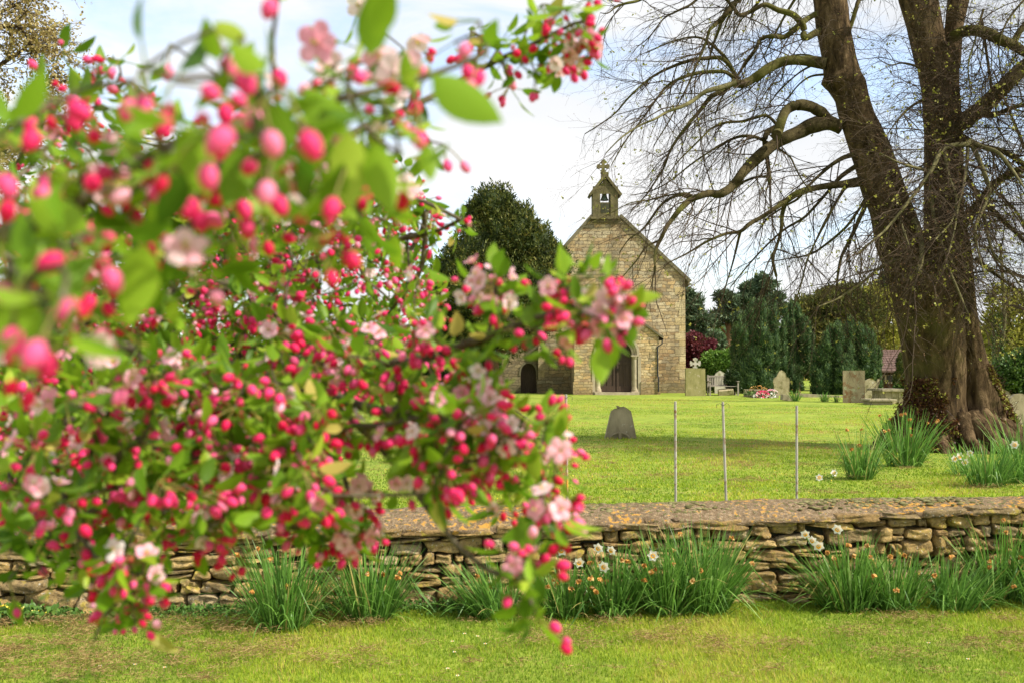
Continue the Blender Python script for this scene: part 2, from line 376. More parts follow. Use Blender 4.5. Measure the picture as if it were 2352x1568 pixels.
# grass blades
bt = np.array([(-.5, 0, 0), (.5, 0, 0), (.35, .12, .55), (-.35, .12, .55), (0, .42, 1)])
def grass(name, label, n, x0, x1, y0, y1, h, w, mask=None, fan=False, mat='grassA'):
    y = rng.uniform(y0, y1, n) if not fan else y0*(y1/y0)**rng.random(n)
    x = rng.uniform(-1, 1, n)*(y*.56+.8) if fan else rng.uniform(x0, x1, n)
    pt = np.stack([x, y, np.zeros(n)], -1)
    d = fbm(pt, 1.4, 11, 3)+fbm(pt, .35, 12, 2)
    keep = np.ones(n, bool)
    if mask is not None: keep = mask(x, y)
    x, y, d, pt = x[keep], y[keep], d[keep], pt[keep]; n = len(x)
    z = ground(x, y)-.004
    a = rng.uniform(0, 6.28, n); c, s = np.cos(a), np.sin(a); hh = h*rng.uniform(.5, 1.25, n)*(1+.35*d); ww = w*rng.uniform(.7, 1.3, n); ln = rng.uniform(.3, 3.0, n)
    V = np.empty((n, 5, 3))
    for q in range(5):
        lx = bt[q, 0]*ww; ly = bt[q, 1]*hh*ln; 
        V[:, q, 0] = x+c*lx-s*ly; V[:, q, 1] = y+s*lx+c*ly; V[:, q, 2] = z+bt[q, 2]*hh
    t = np.clip(rng.normal(.48, .17, n)+.34*d, 0, .9)
    row = fbm(np.stack([x*.22+y*.05, y*.9-x*.25, 0*x], -1), 1.9, 15, 4); sp = fbm(pt, 5, 16, 3); dry = rng.random(n) < .04+.10*(d > .35)+.75*np.clip((row-.05)*5, 0, 1)*(sp > -.15)*(y > 7)*np.clip((y-8)/10, .35, 1); t[dry] = rng.uniform(.9, 1, dry.sum())
    base = (np.arange(n)*5)[:, None]
    mb = MB(); mb.add(V.reshape(-1, 3), base+np.array([[0, 1, 2, 3]]), t); mb.f.append(base+np.array([[3, 2, 4]])); mb.t.append(t); mb.mi.append(np.zeros(n))
    o = mb.build(name, M[mat]); return tag(o, label, 'grass', kind='stuff')
grass('front_grass', 'short green verge grass on the near side of the dry stone wall', 330000, -5.2, 5.2, 3.6, 7.1, .030, .0038, lambda x, y: y < wallY(x)-.01)
grass('lawn_grass', 'mown green churchyard lawn grass behind the dry stone wall', 380000, 0, 0, 7.0, 42, .028, .010, lambda x, y: y > wallY(x)+.35, fan=True)

# ------------------------------------------------------------------ dry stone wall
wall = thing('dry_stone_wall', 'low honey coloured dry stone wall with lichen spotted mortar coping running across the verge', 'wall', (0, 6.6, 0))
def stonetpl(n=5):
    g = np.linspace(-1, 1, n+1); v = []; f = []
    for ax in range(3):
        for sg in (-1, 1):
            b0 = len(v)
            for a in g:
                for b in g:
                    p = [0, 0, 0]; p[ax] = sg; p[(ax+1) % 3] = a; p[(ax+2) % 3] = b; v.append(p)
            for i in range(n):
                for j in range(n):
                    q = [b0+i*(n+1)+j, b0+i*(n+1)+j+1, b0+(i+1)*(n+1)+j+1, b0+(i+1)*(n+1)+j]
                    f.append(q if sg < 0 else q[::-1])
    v = np.array(v, float); r = (np.abs(v)**7).sum(1)**(1/7.); return v/r[:, None], np.array(f)
STV, STF = stonetpl(8)
def stone(mb, c, hx, hy, hz, tint, rot=0., amp=.12, tl=0.):
    v = STV*np.array([hx, hy, hz]); s = random.uniform(0, 100)
    m = min(hx, hz)
    q = STV+s
    v = v*(1+amp*fbm(q, .9, 1, 2)[:, None]) + m*.36*np.stack([fbm(q*1.3+5, 1, 2, 3), fbm(q*1.5+9, 1.8, 3, 4), fbm(q*1.3+2, 1, 4, 3)], -1)
    v[:, 2] += v[:, 0]*tl
    v = v@np.array(Matrix.Rotation(rot, 3, 'Z')).T + c
    mb.add(v, STF, tint)
mb = MB()
ncourse = 6
def courseZ(k, x):
    H = float(wallH(x))-.005
    fr = [0, .25, .43, .59, .73, .87, 1.0] if x < .3 else [0, .18, .36, .53, .69, .85, 1.0]
    return H*fr[k]*(1) + (0 if k in (0, 6) else .016*math.sin(x*2.3+k*1.7)+.013*math.sin(x*5.1+k*3.)+.008*math.sin(x*13+k*2.))
for k in range(ncourse):
    x = -8.2
    while x < 8.4:
        w = random.choice([random.uniform(.09, .15), random.uniform(.15, .25), random.uniform(.2, .36), random.uniform(.06, .12)]) if k else random.uniform(.16, .36)
        xm = x+w/2; z0 = courseZ(k, xm); z1 = courseZ(k+1, xm); h = z1-z0
        split = random.random() < .12
        parts = [(z0, z1)] if not split else [(z0, z0+h*.5), (z0+h*.5, z1)]
        for (a, b_) in parts:
            stone(mb, np.array((xm, wallY(xm)+.10+random.uniform(-.025, .025)+.012*(b_-z0), (a+b_)/2)), w/2-.006, .10, (b_-a)/2*random.uniform(.86, .98)-.003, random.random(), random.uniform(-.12, .12)+.055, .10, random.uniform(-.11, .11))
        x += w
# protruding cover course directly under the mortar
x = -8.2
while x < 8.4:
    w = random.uniform(.16, .42); xm = x+w/2
    stone(mb, np.array((xm, wallY(xm)+.085, float(wallH(xm))+.006)), w/2-.004, .112, random.uniform(.02, .034), random.choice((0, .42, .45, .05)), .055, .1, random.uniform(-.05, .05)); x += w
for k in range(90):  # small footing rubble
    x = random.uniform(-5, 5); stone(mb, np.array((x, wallY(x)-.03, .0)), random.uniform(.03, .07), .03, random.uniform(.015, .035), random.random())
mb.build('stonework', M['walling'], wall, smooth=True, loc=(0, 6.6, 0)).location = (0, 0, 0)
mb = MB()  # rubble core
for k in range(83):
    a = -8.2+k*.2; box(mb, (a, float(wallY(a))+.12, -.1), (a+.2, float(wallY(a))+.42, float(wallH(a))-.01), .1)
core = mb.build('rubble_core', M['dark'], wall, loc=(0, 6.6, 0)); core.location = (0, 0, 0)
# coping
cx = np.arange(-8.3, 8.5, .02)
cf = lambda x: np.interp(x, [0, 1.5, 2.5, 3.6], [1, .95, .68, .38])
prof = [(-.012, -.004), (-.022, .018), (-.014, .034), (.02, .052), (.08, .080), (.15, .105), (.23, .122), (.31, .126), (.39, .115), (.46, .09), (.50, .05), (.51, 0), (.50, -.03), (.42, -.04)]
prof = np.array(prof)
VV = np.empty((len(cx), len(prof), 3))
for q, (py_, pz_) in enumerate(prof):
    pt = np.stack([cx, np.full_like(cx, py_*9), np.full_like(cx, q*.4)], -1)
    lip = 1 if q < 4 else .45
    VV[:, q, 0] = cx; VV[:, q, 1] = wallY(cx)+py_+lip*(.026*fbm(pt, 3.5, 21, 4)+.012*fbm(pt, 14, 25, 3))
    VV[:, q, 2] = wallH(cx)+pz_*cf(cx)+.01*fbm(pt, 1.2, 22, 3)+lip*.014*fbm(pt, 6, 23, 4)+.006*fbm(pt, 17, 24, 3)
a, b_ = len(cx), len(prof); i, j = np.meshgrid(np.arange(b_-1), np.arange(a-1)); k = (j*b_+i).ravel()
mb = MB(); mb.add(VV.reshape(-1, 3), np.stack([k, k+1, k+1+b_, k+b_], -1)[:, ::-1], .5)
cp = mb.build('coping', M['wcope'], wall, smooth=True, loc=(0, 6.6, 0)); cp.location = (0, 0, 0)

# moss cushions along the crown of the coping
mb = MB(); m = 3200; x = rng.uniform(-6, 6, m); q = np.clip(rng.normal(.25, .09, m), .1, .4); v, f = ball(8, 6); k_ = fbm(np.stack([x, q, 0*x], -1), 1.6, 77, 3) > -.25; x = x[k_]; q = q[k_]; m = len(x)
zz = wallH(x)+np.interp(q, prof[3:9, 0], prof[3:9, 1])*cf(x); s_ = rng.uniform(.005, .017, m); scatter(mb, v, f, np.stack([x, wallY(x)+q, zz], -1), np.repeat(np.eye(3)[None], m, 0), np.stack([s_*rng.uniform(1, 1.8, m), s_, s_*.6], -1), rng.random(m))
M['moss'] = leafmat('moss', [(0, (.07, .065, .02)), (.5, (.14, .13, .045)), (1, (.22, .20, .09))], 0, 1)
o = mb.build('moss_cushions', M['moss'], wall, smooth=True, loc=(0, 6.6, 0)); o.location = (0, 0, 0); o['kind'] = 'stuff'

# ------------------------------------------------------------------ church
FY = 50.0
def cx_(px, Y=FY): return (px-1176)/F*Y
def cz(py, Y=FY): return float(P(1176, py, Y)[2])
church = thing('church', 'honey stone church with steep gable, bellcote and arched porch beyond the lawn', 'church', (cx_(1400), FY, .3))
def part(mbx, name, mat, parent=church, **k):
    o = mbx.build(name, mat, parent, **k)
    w = np.array((0., 0, 0)); p = parent
    while p is not None: w += np.array(p.location); p = p.parent
    o.location = -w; return o
xl, xr, xa = cx_(1237), cx_(1574), cx_(1388)
ze = cz(640); za = cz(452)
mb = MB(); tl_, tr_, zt = cx_(1362), cx_(1424), cz(499)
prism(mb, [[(xl, -.2), (xr, -.2), (xr, ze), (tr_, zt), (tl_, zt), (xl, ze)]], FY, FY+17, .5)
wl = part(mb, 'nave_wall', M['nave'])
mb = MB()
for (a, b_) in (((xl-.25, ze-.28), (tl_+.03, zt+.02)), ((tr_-.03, zt+.02), (xr+.22, ze-.22))):
    d = np.array([b_[0]-a[0], b_[1]-a[1]]); d /= np.linalg.norm(d); n_ = np.array([-d[1], d[0]])*.16
    prism(mb, [[tuple(a), tuple(b_), (b_[0]+n_[0], b_[1]+n_[1]), (a[0]+n_[0], a[1]+n_[1])]], FY-.12, FY+.35, .5)
part(mb, 'gable_coping', M['cope'])
mb = MB()
for (a, b_) in (((xl-.35, ze-.4), (tl_, zt+.03)), ((tl_, zt+.03), (tr_, zt+.031)), ((tr_, zt+.03), (xr+.3, ze-.33))):
    d = np.array([b_[0]-a[0], b_[1]-a[1]]); d /= np.linalg.norm(d); n_ = np.array([-d[1], d[0]])*.1
    prism(mb, [[tuple(a), tuple(b_), (b_[0]+n_[0], b_[1]+n_[1]), (a[0]+n_[0], a[1]+n_[1])]], FY+.352, FY+17.2, .5)
part(mb, 'nave_roof', M['slate'])
# quoins
mb = MB(); mbq = MB()
for k in range(15):
    z0 = .3+k*.385; w = .5 if k % 2 else .3
    if z0+.37 > ze-.1: break
    box(mb, (xr-w, FY-.012, z0), (xr+.012, FY+(.3 if k % 2 else .5), z0+.365), random.random())
    box(mbq, (xl-.012, FY-.012, z0), (xl+w, FY+(.3 if k % 2 else .5), z0+.365), random.random())
quo = churchstone('quoin_stone', [(0, (.50, .38, .19)), (.5, (.60, .50, .30)), (1, (.44, .35, .2))], bw=3, rh=.385, mortar=(.5, .42, .26))
part(mb, 'quoins', quo); part(mbq, 'quoins', quo)
mb = MB(); prism(mb, [[(xl-.06, 0), (xr+.06, 0), (xr+.06, .98), (xr-.0, 1.05), (xl+.0, 1.05), (xl-.06, .98)]], FY-.07, FY+.2, .4); part(mb, 'plinth', M['nave'])
# bellcote
bc = thing('bellcote', '', ''); del bc['label']; del bc['category']; bc.parent = church; bc.location = (0, 0, 0)
bx0, bx1 = cx_(1362), cx_(1420); zb, zs, zp = cz(499), cz(446), cz(408)
ox0, ox1, oz0, oz1 = cx_(1379), cx_(1402), cz(466), cz(434)
xc = (bx0+bx1)/2
mb = MB(); prism(mb, [[(bx0, zb-.3), (bx1, zb-.3), (bx1, zs), (xc, zp-.1), (bx0, zs)], [(ox0, oz0), (ox0, oz1), (ox1, oz1), (ox1, oz0)]], FY-.1, FY+.75, .5)
for k in range(4): # recessed lower panel jambs shown as raised side piers
    pass
box(mb, (bx0-.003, FY-.15, zb-.05), (ox0-.02, FY-.098, oz1+.1)); box(mb, (ox1+.02, FY-.15, zb-.05), (bx1+.003, FY-.098, oz1+.1))
box(mb, (bx0-.002, FY-.148, oz1+.1), (bx1+.002, FY-.098, zs-.02))
part(mb, 'bell_turret', M['mossy'], bc)
mb = MB(); box(mb, (ox0+.04, FY-.113, cz(490)), (ox1-.02, FY-.101, oz0-.05)); part(mb, 'recess_shade_panel', M['dark'], bc)  # dark box whose colour stands in for shade in the recess
mb = MB()
for sgn, e in ((1, bx0-.10), (-1, bx1+.10)):
    d = np.array([xc-e, zp-zs+.12]); d /= np.linalg.norm(d); n_ = np.array([-d[1], d[0]])*.13*sgn
    prism(mb, [[(e, zs-.12), (xc, zp), (xc+n_[0]*(0 if 0 else 1), zp+n_[1]), (e+n_[0], zs-.12+n_[1])]], FY-.24, FY+.85, .5)
part(mb, 'turret_coping', M['mossy'], bc); mb = MB(); box(mb, (bx0-.10, FY-.22, zb-.12), (bx1+.10, FY+.4, zb-.01)); part(mb, 'turret_base_course', M['mossy'], bc); mb = MB(); box(mb, (xc-.17, FY-.1, zp-.12), (xc+.17, FY+.6, zp+.26))
part(mb, 'finial_block', M['mossy'], bc)
# cross with splayed arms
ccx, ccz = cx_(1387.5), cz(381)
a_ = .30; pts = []
for q in range(4):
    th = math.pi/2*q
    loc = [(.075, .075), (.07, .16), (.17, .20), (.11, .22), (.10, .30), (0, .34), (-.10, .30), (-.11, .22), (-.17, .20), (-.07, .16)]
    for (lx, lz) in loc:
        if q == 2 and lz > .2: continue
        pts.append((ccx+lx*math.cos(th)+lz*-math.sin(-th)*1.0*1 if 0 else ccx+lx*math.cos(th)-lz*math.sin(th), ccz+lx*math.sin(th)+lz*math.cos(th)))
mb = MB(); prism(mb, [pts], FY+.15, FY+.33, .5); box(mb, (ccx-.075, FY+.152, zp+.2), (ccx+.075, FY+.328, ccz-.15)); box(mb, (ccx-.13, FY+.1, zp+.25), (ccx+.13, FY+.38, zp+.34))
part(mb, 'cross_finial', M['mossy'], bc)
# bell
bp = [(.0, .30), (.07, .30), (.11, .26), (.115, .15), (.13, .05), (.17, -.06), (.21, -.13), (.20, -.15), (0, -.10)]
bcx, bcz = cx_(1390.5), cz(452); nb = 20; v = []; f = []
for (r_, z_) in bp:
    for q in range(nb): v.append((bcx+r_*math.cos(q*6.2832/nb), FY+.3+r_*math.sin(q*6.2832/nb), bcz+z_))
for q in range(len(bp)-1):
    for w in range(nb): f.append((q*nb+w, q*nb+(w+1) % nb, (q+1)*nb+(w+1) % nb, (q+1)*nb+w))
mb = MB(); mb.add(v, f, .5); bell = part(mb, 'bell', M['bronze'], bc, smooth=True)
mb = MB(); box(mb, (ox0-.05, FY+.26, bcz+.29), (ox1+.05, FY+.34, bcz+.36)); tubes(mb, np.array([(bcx+.12, FY+.3, bcz+.34), (bcx+.2, FY+.3, bcz+.47)]), [.02, .02], 6)
part(mb, 'headstock', M['iron'], bc)
# porch
PY = 47.4
def px_(p): return (p-1176)/F*PY
def pz(p): return float(P(1176, p, PY)[2])
porch = bpy.data.objects.new('porch', None); C.objects.link(porch); porch.parent = church; porch.location = (0, 0, 0)
pl, pr, pc = px_(1319), px_(1513), px_(1416); pze, pza = pz(770), pz(699)
dl, dr, dsp, dtop, dbase = px_(1380), px_(1452), pz(815), pz(778), pz(899)
R_ = (dr-dl)/2; dc = (dl+dr)/2
def arch(xc, r, zs, n=18, z0=None): return [(xc+r*math.cos(math.pi*(1-q/n)), zs+r*math.sin(math.pi*(1-q/n))) for q in range(n+1)]
Ro = R_+.30
notch = [(dc-Ro, -.2)]+arch(dc, Ro, dsp)+[(dc+Ro, -.2)]
mb = MB(); prism(mb, [[(pl, -.2)]+notch+[(pr, -.2), (pr, pze), (pc, pza), (pl, pze)]], PY, PY+.5, .5)
box(mb, (pl+.003, PY+.5, -.2), (pl+.4, FY-.07, pze-.02)); box(mb, (pr-.4, PY+.5, -.2), (pr-.003, FY-.07, pze-.02))
for k in range(7):
    z0 = 1.08+k*.33; w = .42 if k % 2 else .26
    if z0 < pze-.4: box(mb, (pr-w, PY-.015, z0), (pr+.01, PY+.3, z0+.31)); 
part(mb, 'porch_wall', M['porch'], porch)
for (a, b_) in (((pl-.0, -.2), (dc-Ro-.1, .98)), ((dc+Ro+.1, -.2), (pr+.06, .98))):
    mb = MB()
    prism(mb, [[(a[0]-(.06 if a[0] < dc-1 else 0), a[1]), (b_[0], a[1]), (b_[0], b_[1]), (a[0]-(.06 if a[0] < dc-1 else 0), b_[1])]], PY-.08, PY+.1, .3)
    part(mb, 'porch_plinth', M['porch'], porch)
mb = MB()   # moulded orders of the arch
for (ro, ri, y0, y1) in ((Ro+.05, Ro-.07, PY-.05, PY+.1), (Ro-.07, Ro-.17, PY+.02, PY+.3), (Ro-.17, R_, PY+.09, PY+.42)):
    prism(mb, [arch(dc, ro, dsp, 26)+arch(dc, ri, dsp, 26)[::-1]], y0, y1, .5)
for sg in (-1, 1):
    xo = dc+sg*(R_+.14)
    tubes(mb, np.array([(xo, PY+.1, z) for z in (dbase, dbase+.12, dbase+.13, dbase+.2, dbase+.21, dsp-.2, dsp-.18, dsp-.06)]), [.17, .17, .14, .14, .115, .115, .13, .17], 18)
    box(mb, (xo-.19, PY-.06, dsp-.065), (xo+.19, PY+.3, dsp)); box(mb, (min(xo+sg*.13, dc+sg*(Ro+.12)), PY-.03, dbase-.2), (max(xo+sg*.13, dc+sg*(Ro+.12)), PY+.35, dsp-.066))
    box(mb, (min(dc+sg*R_, xo+sg*.02), PY+.25, dbase-.1), (max(dc+sg*R_, xo+sg*.02), PY+.42, dsp-.066)); box(mb, (xo-.19, PY-.07, dbase-.3), (xo+.19, PY+.3, dbase+.02))
part(mb, 'door_arch', M['ashlar'], porch)
mb = MB()
door = bpy.data.objects.new('porch_door', None); C.objects.link(door); door.parent = porch
for sg in (-1, 1):
    m2 = MB(); inner = [(dc+sg*.012, dbase), (dc+sg*(R_+.02), dbase)]+[(dc+sg*(R_+.02)*math.cos(q*math.pi/20), dsp+(R_+.02)*math.sin(q*math.pi/20)) for q in range(0, 10)]+[(dc+sg*.012, dsp+R_)]
    prism(m2, [inner], PY+.30, PY+.36, .5)
    x0, x1 = (dc+.03, dc+R_-.0) if sg > 0 else (dc-R_+.0, dc-.03)
    for (za_, zb_) in ((dbase, dbase+.28), (dbase+1.3, dbase+1.42), (dsp-.06, dsp+.08)): box(m2, (x0, PY+.262, za_), (x1, PY+.301, zb_))
    for xx in (x0, x1-.1, (x0+x1)/2-.03): box(m2, (xx, PY+.266, dbase+.28), (xx+(.1 if xx != (x0+x1)/2-.03 else .06), PY+.3, dsp-.06 if xx != (x0+x1)/2-.03 else dbase+1.3))
    part(m2, 'door_leaf', M['door'], door)
m2 = MB(); tubes(m2, np.array([(dc+.06+.05*math.cos(q), PY+.25, dbase+1.05+.05*math.sin(q)) for q in np.linspace(0, 6.28, 13)]), [.01]*13, 5); part(m2, 'ring_handle', M['iron'], door)
mb = MB(); box(mb, (dl-.3, PY-.25, -.1), (dr+.3, PY+.4, dbase-.02)); part(mb, 'door_step', M['ashlar'], porch)
mb = MB()
for (a, b_) in (((pl-.18, pze-.15), (pc, pza)), ((pc, pza), (pr+.18, pze-.15))):
    d = np.array([b_[0]-a[0], b_[1]-a[1]]); d /= np.linalg.norm(d); n_ = np.array([-d[1], d[0]])*.09
    prism(mb, [[tuple(a), tuple(b_), (b_[0]+n_[0], b_[1]+n_[1]), (a[0]+n_[0], a[1]+n_[1])]], PY-.1, FY-.001, .5)
part(mb, 'porch_roof', M['cope'], porch)
mb = MB()
gx = pr+.16; gz = pz(780)
tubes(mb, np.array([(gx, PY-.1, gz+.02), (gx, FY, gz+.02)]), [.055, .055], 8)
tubes(mb, np.array([(gx, PY-.02, gz), (gx, PY-.02, gz-.2), (gx-.22, PY-.04, gz-.33), (gx-.22, PY-.04, pz(862)), (gx-.19, PY-.13, pz(866)), (gx-.19, PY-.13, pz(899))]), [.035]*6, 8)
part(mb, 'drainpipe', M['iron'], porch)
# vestry
VY = 50.3
vl, vr = cx_(1153, VY), cx_(1238, VY)
mb = MB(); dvl, dvr = cx_(1196, VY), cx_(1231.5, VY); vzb, vzt, vzs = float(P(0, 901, VY)[2]), float(P(0, 834, VY)[2]), float(P(0, 862, VY)[2])
def gothic(x0, x1, z0, zs, zt, n=8):
    xm = (x0+x1)/2; L1 = [(x0+(xm-x0)*(1-math.cos(q/n*math.pi/2))**1.15, zs+(zt-zs)*math.sin(q/n*math.pi/2)**.9) for q in range(n+1)]
    L2 = [(2*xm-a, b_) for (a, b_) in L1[:-1]][::-1]; return [(x0, z0)]+L1+L2+[(x1, z0)]
prism(mb, [[(vl, -.2)]+gothic(dvl, dvr, -.2, vzs, vzt)+[(vr, -.2), (vr, float(P(0, 772, VY)[2])), (vl, float(P(0, 822, VY)[2]))]], VY, VY+.4, .5)
box(mb, (vl, VY+.4, -.2), (vl+.4, VY+6, float(P(0, 822, VY)[2])))
part(mb, 'vestry_wall', M['vestry'])
mb = MB(); prism(mb, [gothic(dvl-.01, dvr+.01, vzb-.1, vzs, vzt)], VY+.22, VY+.3, .5)
for q in range(6): box(mb, (dvl+.02+q*(dvr-dvl)/6, VY+.2, vzb), (dvl+(q+.9)*(dvr-dvl)/6, VY+.222, vzs))
part(mb, 'vestry_door', M['door'])
mb = MB(); a0 = gothic(dvl-.09, dvr+.09, vzb-.1, vzs, vzt+.1); prism(mb, [a0[1:-1]+gothic(dvl, dvr, vzb, vzs, vzt)[1:-1][::-1]], VY-.03, VY+.1, .5); part(mb, 'hood_mould', M['cope'])
mb = MB(); prism(mb, [[(vl-.2, float(P(0, 824, VY)[2])), (vr, float(P(0, 770, VY)[2])), (vr, float(P(0, 766, VY)[2])), (vl-.2, float(P(0, 820, VY)[2]))]], VY-.12, VY+6, .5); part(mb, 'vestry_roof', M['cope'])

# ------------------------------------------------------------------ foliage helpers
LEAF = (np.array([(0, 0, 0), (.28, .35, .05), (.3, .6, .06), (0, 1, 0), (-.3, .6, .06), (-.28, .35, .05)]), np.array([(0, 1, 2, 3), (0, 3, 4, 5)]))
TRI = (np.array([(-.22, 0, 0), (.22, 0, 0), (.12, .6, .06), (0, 1, 0)]), np.array([(0, 1, 2, 3)]))
BV, BF = ball(18, 12)
def crown(mb, blobs, n, size, upb=.3, core=.82, tint=(.5, .25), rough=.22, seed=0, tpl=TRI, shell=(.78, 1.1), wid=1., blotch=.8):
    blobs = [(np.array(c, float), np.array(r, float)) for c, r in blobs]
    area = np.array([(r[0]*r[2]+r[0]*r[1]+r[1]*r[2]) for _, r in blobs]); cnt = (n*area/area.sum()).astype(int)
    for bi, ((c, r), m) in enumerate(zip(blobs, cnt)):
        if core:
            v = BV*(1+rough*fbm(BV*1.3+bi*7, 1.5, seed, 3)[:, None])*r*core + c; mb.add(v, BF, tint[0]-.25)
        d = rdir(m); rr = rng.uniform(shell[0], shell[1], m)**1*(1+rough*fbm(d*1.3+bi*7, 1.5, seed, 3))*(1+.10*fbm(d*5+bi*3, 2.2, seed+9, 3))
        p = c+d*r*rr[:, None]
        ok = np.ones(m, bool)
        for bj, (c2, r2) in enumerate(blobs):
            if bj != bi: ok &= (((p-c2)/(r2*core if core else r2*.5))**2).sum(1) > .85
        p, d = p[ok], d[ok]; m = len(p)
        if m == 0: continue
        q = d*.8+rdir(m)*.9; q[:, 2] += upb
        t = np.clip(rng.normal(tint[0], tint[1]*.5, m)+tint[1]*blotch*fbm(p, 1.6/max(.5, r.mean())*2, seed+3, 3), 0, 1)
        scatter(mb, tpl[0]*np.array([wid, 1, 1]), tpl[1], p, frames(q), size*rng.uniform(.6, 1.4, m), t)
def trunk(mb, pts, rad, n=10, rough=.1, seed=1):
    pts = np.array(pts, float); S = len(pts); T = np.linspace(0, S-1, (S-1)*5+1)
    pp = np.stack([np.interp(T, range(S), pts[:, k]) for k in range(3)], 1); rr = np.interp(T, range(S), rad)
    pp += rr[:, None]*rough*np.stack([fbm(pp, 2, seed, 2), fbm(pp, 2, seed+1, 2), 0*rr], 1)
    V = tubes(mb, pp, rr, n)
DARKG = [(0, (.007, .017, .005)), (.4, (.022, .042, .010)), (.7, (.055, .075, .016)), (1, (.12, .115, .03))]
M['yew'] = leafmat('yew_foliage', [(0, (.020, .032, .010)), (.35, (.052, .072, .016)), (.6, (.11, .125, .026)), (1, (.21, .18, .042))], .22, .6, .2)
M['plume'] = leafmat('plume_foliage', [(0, (.02, .045, .014)), (.4, (.055, .105, .032)), (.65, (.13, .20, .065)), (1, (.24, .33, .12))], .22, .6, .2)
M['pine'] = leafmat('pine_needles', [(0, (.03, .06, .028)), (.5, (.08, .13, .06)), (1, (.17, .21, .09))], .15, .6)
M['maroon'] = leafmat('maroon_leaves', [(0, (.05, .008, .012)), (.5, (.12, .022, .03)), (1, (.24, .06, .06))], .25)
M['fresh'] = leafmat('fresh_leaves', [(0, (.05, .11, .015)), (.5, (.12, .24, .03)), (1, (.24, .36, .06))], .35)
M['spring'] = leafmat('spring_leaves', [(0, (.16, .17, .03)), (.5, (.32, .32, .05)), (1, (.48, .44, .10))], .4)
M['amber'] = leafmat('amber_leaves', [(0, (.22, .15, .05)), (.5, (.42, .32, .12)), (1, (.55, .47, .22))], .4)
M['holly'] = leafmat('glossy_leaves', [(0, (.012, .03, .008)), (.6, (.035, .07, .016)), (1, (.13, .17, .06))], .1, .35, .5)
M['midg'] = leafmat('hedge_leaves', [(0, (.02, .05, .01)), (.5, (.06, .12, .02)), (1, (.16, .24, .05))], .25)

# big yew left of the gable
Yy = 45.0
def BL(px, py, Y, rx, rz, ry=None):  # blob from photo px centre and px half sizes
    s = Y/F; c = P(px, py, Y); return (c, (rx*s, (ry or rx)*s, rz*s))
base = ongr(1128, Yy)
yew = thing('yew_tree', 'large dark yew with reddish trunk standing left of the church gable', 'tree', tuple(base))
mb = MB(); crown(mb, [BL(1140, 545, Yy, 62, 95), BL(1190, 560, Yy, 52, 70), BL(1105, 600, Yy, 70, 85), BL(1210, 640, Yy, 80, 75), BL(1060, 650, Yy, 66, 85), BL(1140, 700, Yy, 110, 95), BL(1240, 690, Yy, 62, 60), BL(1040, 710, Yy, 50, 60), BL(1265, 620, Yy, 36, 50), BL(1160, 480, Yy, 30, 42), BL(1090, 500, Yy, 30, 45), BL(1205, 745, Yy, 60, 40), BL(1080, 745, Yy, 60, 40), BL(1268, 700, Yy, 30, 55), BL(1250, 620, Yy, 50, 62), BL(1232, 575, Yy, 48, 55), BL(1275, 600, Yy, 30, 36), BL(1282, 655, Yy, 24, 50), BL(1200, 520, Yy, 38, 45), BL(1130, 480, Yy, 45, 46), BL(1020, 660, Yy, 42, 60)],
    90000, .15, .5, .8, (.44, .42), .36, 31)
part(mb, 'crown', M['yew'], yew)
mb = MB(); trunk(mb, [base+(0, 0, -.2), base+(.0, 0, .6), P(1125, 830, Yy), P(1130, 720, Yy)], [.42, .3, .24, .2], 12, .3)
trunk(mb, [P(1122, 850, Yy), P(1160, 800, Yy), P(1190, 740, Yy)], [.2, .12, .08]); trunk(mb, [P(1135, 890, Yy-.2), P(1140, 850, Yy), P(1145, 790, Yy)], [.2, .14, .1])
part(mb, 'trunk', M['yewbark'], yew, smooth=True)

def plume(name, label, cat, Y, px, cols, mat, n, basepx=905, group=None, size=.16, trunk_r=.2):
    """upright plumes: list of (px, top, bottom, half width)"""
    b = ongr(px, Y); o = thing(name, label, cat, tuple(b), group)
    mb = MB(); bl = []
    for (x, t, bo, w) in cols:
        for u in range(3):   # each column is a bundle of slim plumes
            xx = x+(u-1)*w*.62+random.uniform(-.1, .1)*w; tt = t+abs(u-1)*random.uniform(5, 30); hh = bo-tt
            for q in range(4):
                f_ = (q+.5)/4; bl.append(BL(xx+random.uniform(-.08, .08)*w, tt+hh*f_, Y-.35*w/25*(u == 1)+random.uniform(-.45, .15), w*.42*(1-.7*max(0, .45-f_)), hh/4*.72, w*.5))
        continue
        for q in range(k):
            f_ = (q+.5)/k; ww = w*(1-.55*abs(f_-.62)*1.2-.25*(f_ < .2))
            bl.append(BL(x+random.uniform(-.12, .12)*w, t+(bo-t)*f_, Y+random.uniform(-.3, .3), ww, (bo-t)/k*.85, w*1.1))
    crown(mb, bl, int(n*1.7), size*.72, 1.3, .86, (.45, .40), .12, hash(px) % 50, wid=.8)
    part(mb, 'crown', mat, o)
    mb = MB(); trunk(mb, [b+(0, 0, -.1), b+(0, 0, .8), P(px, cols[0][1]+60, Y)], [trunk_r, trunk_r*.8, trunk_r*.4]); part(mb, 'trunk', M['yewbark'], o, smooth=True)
    return o
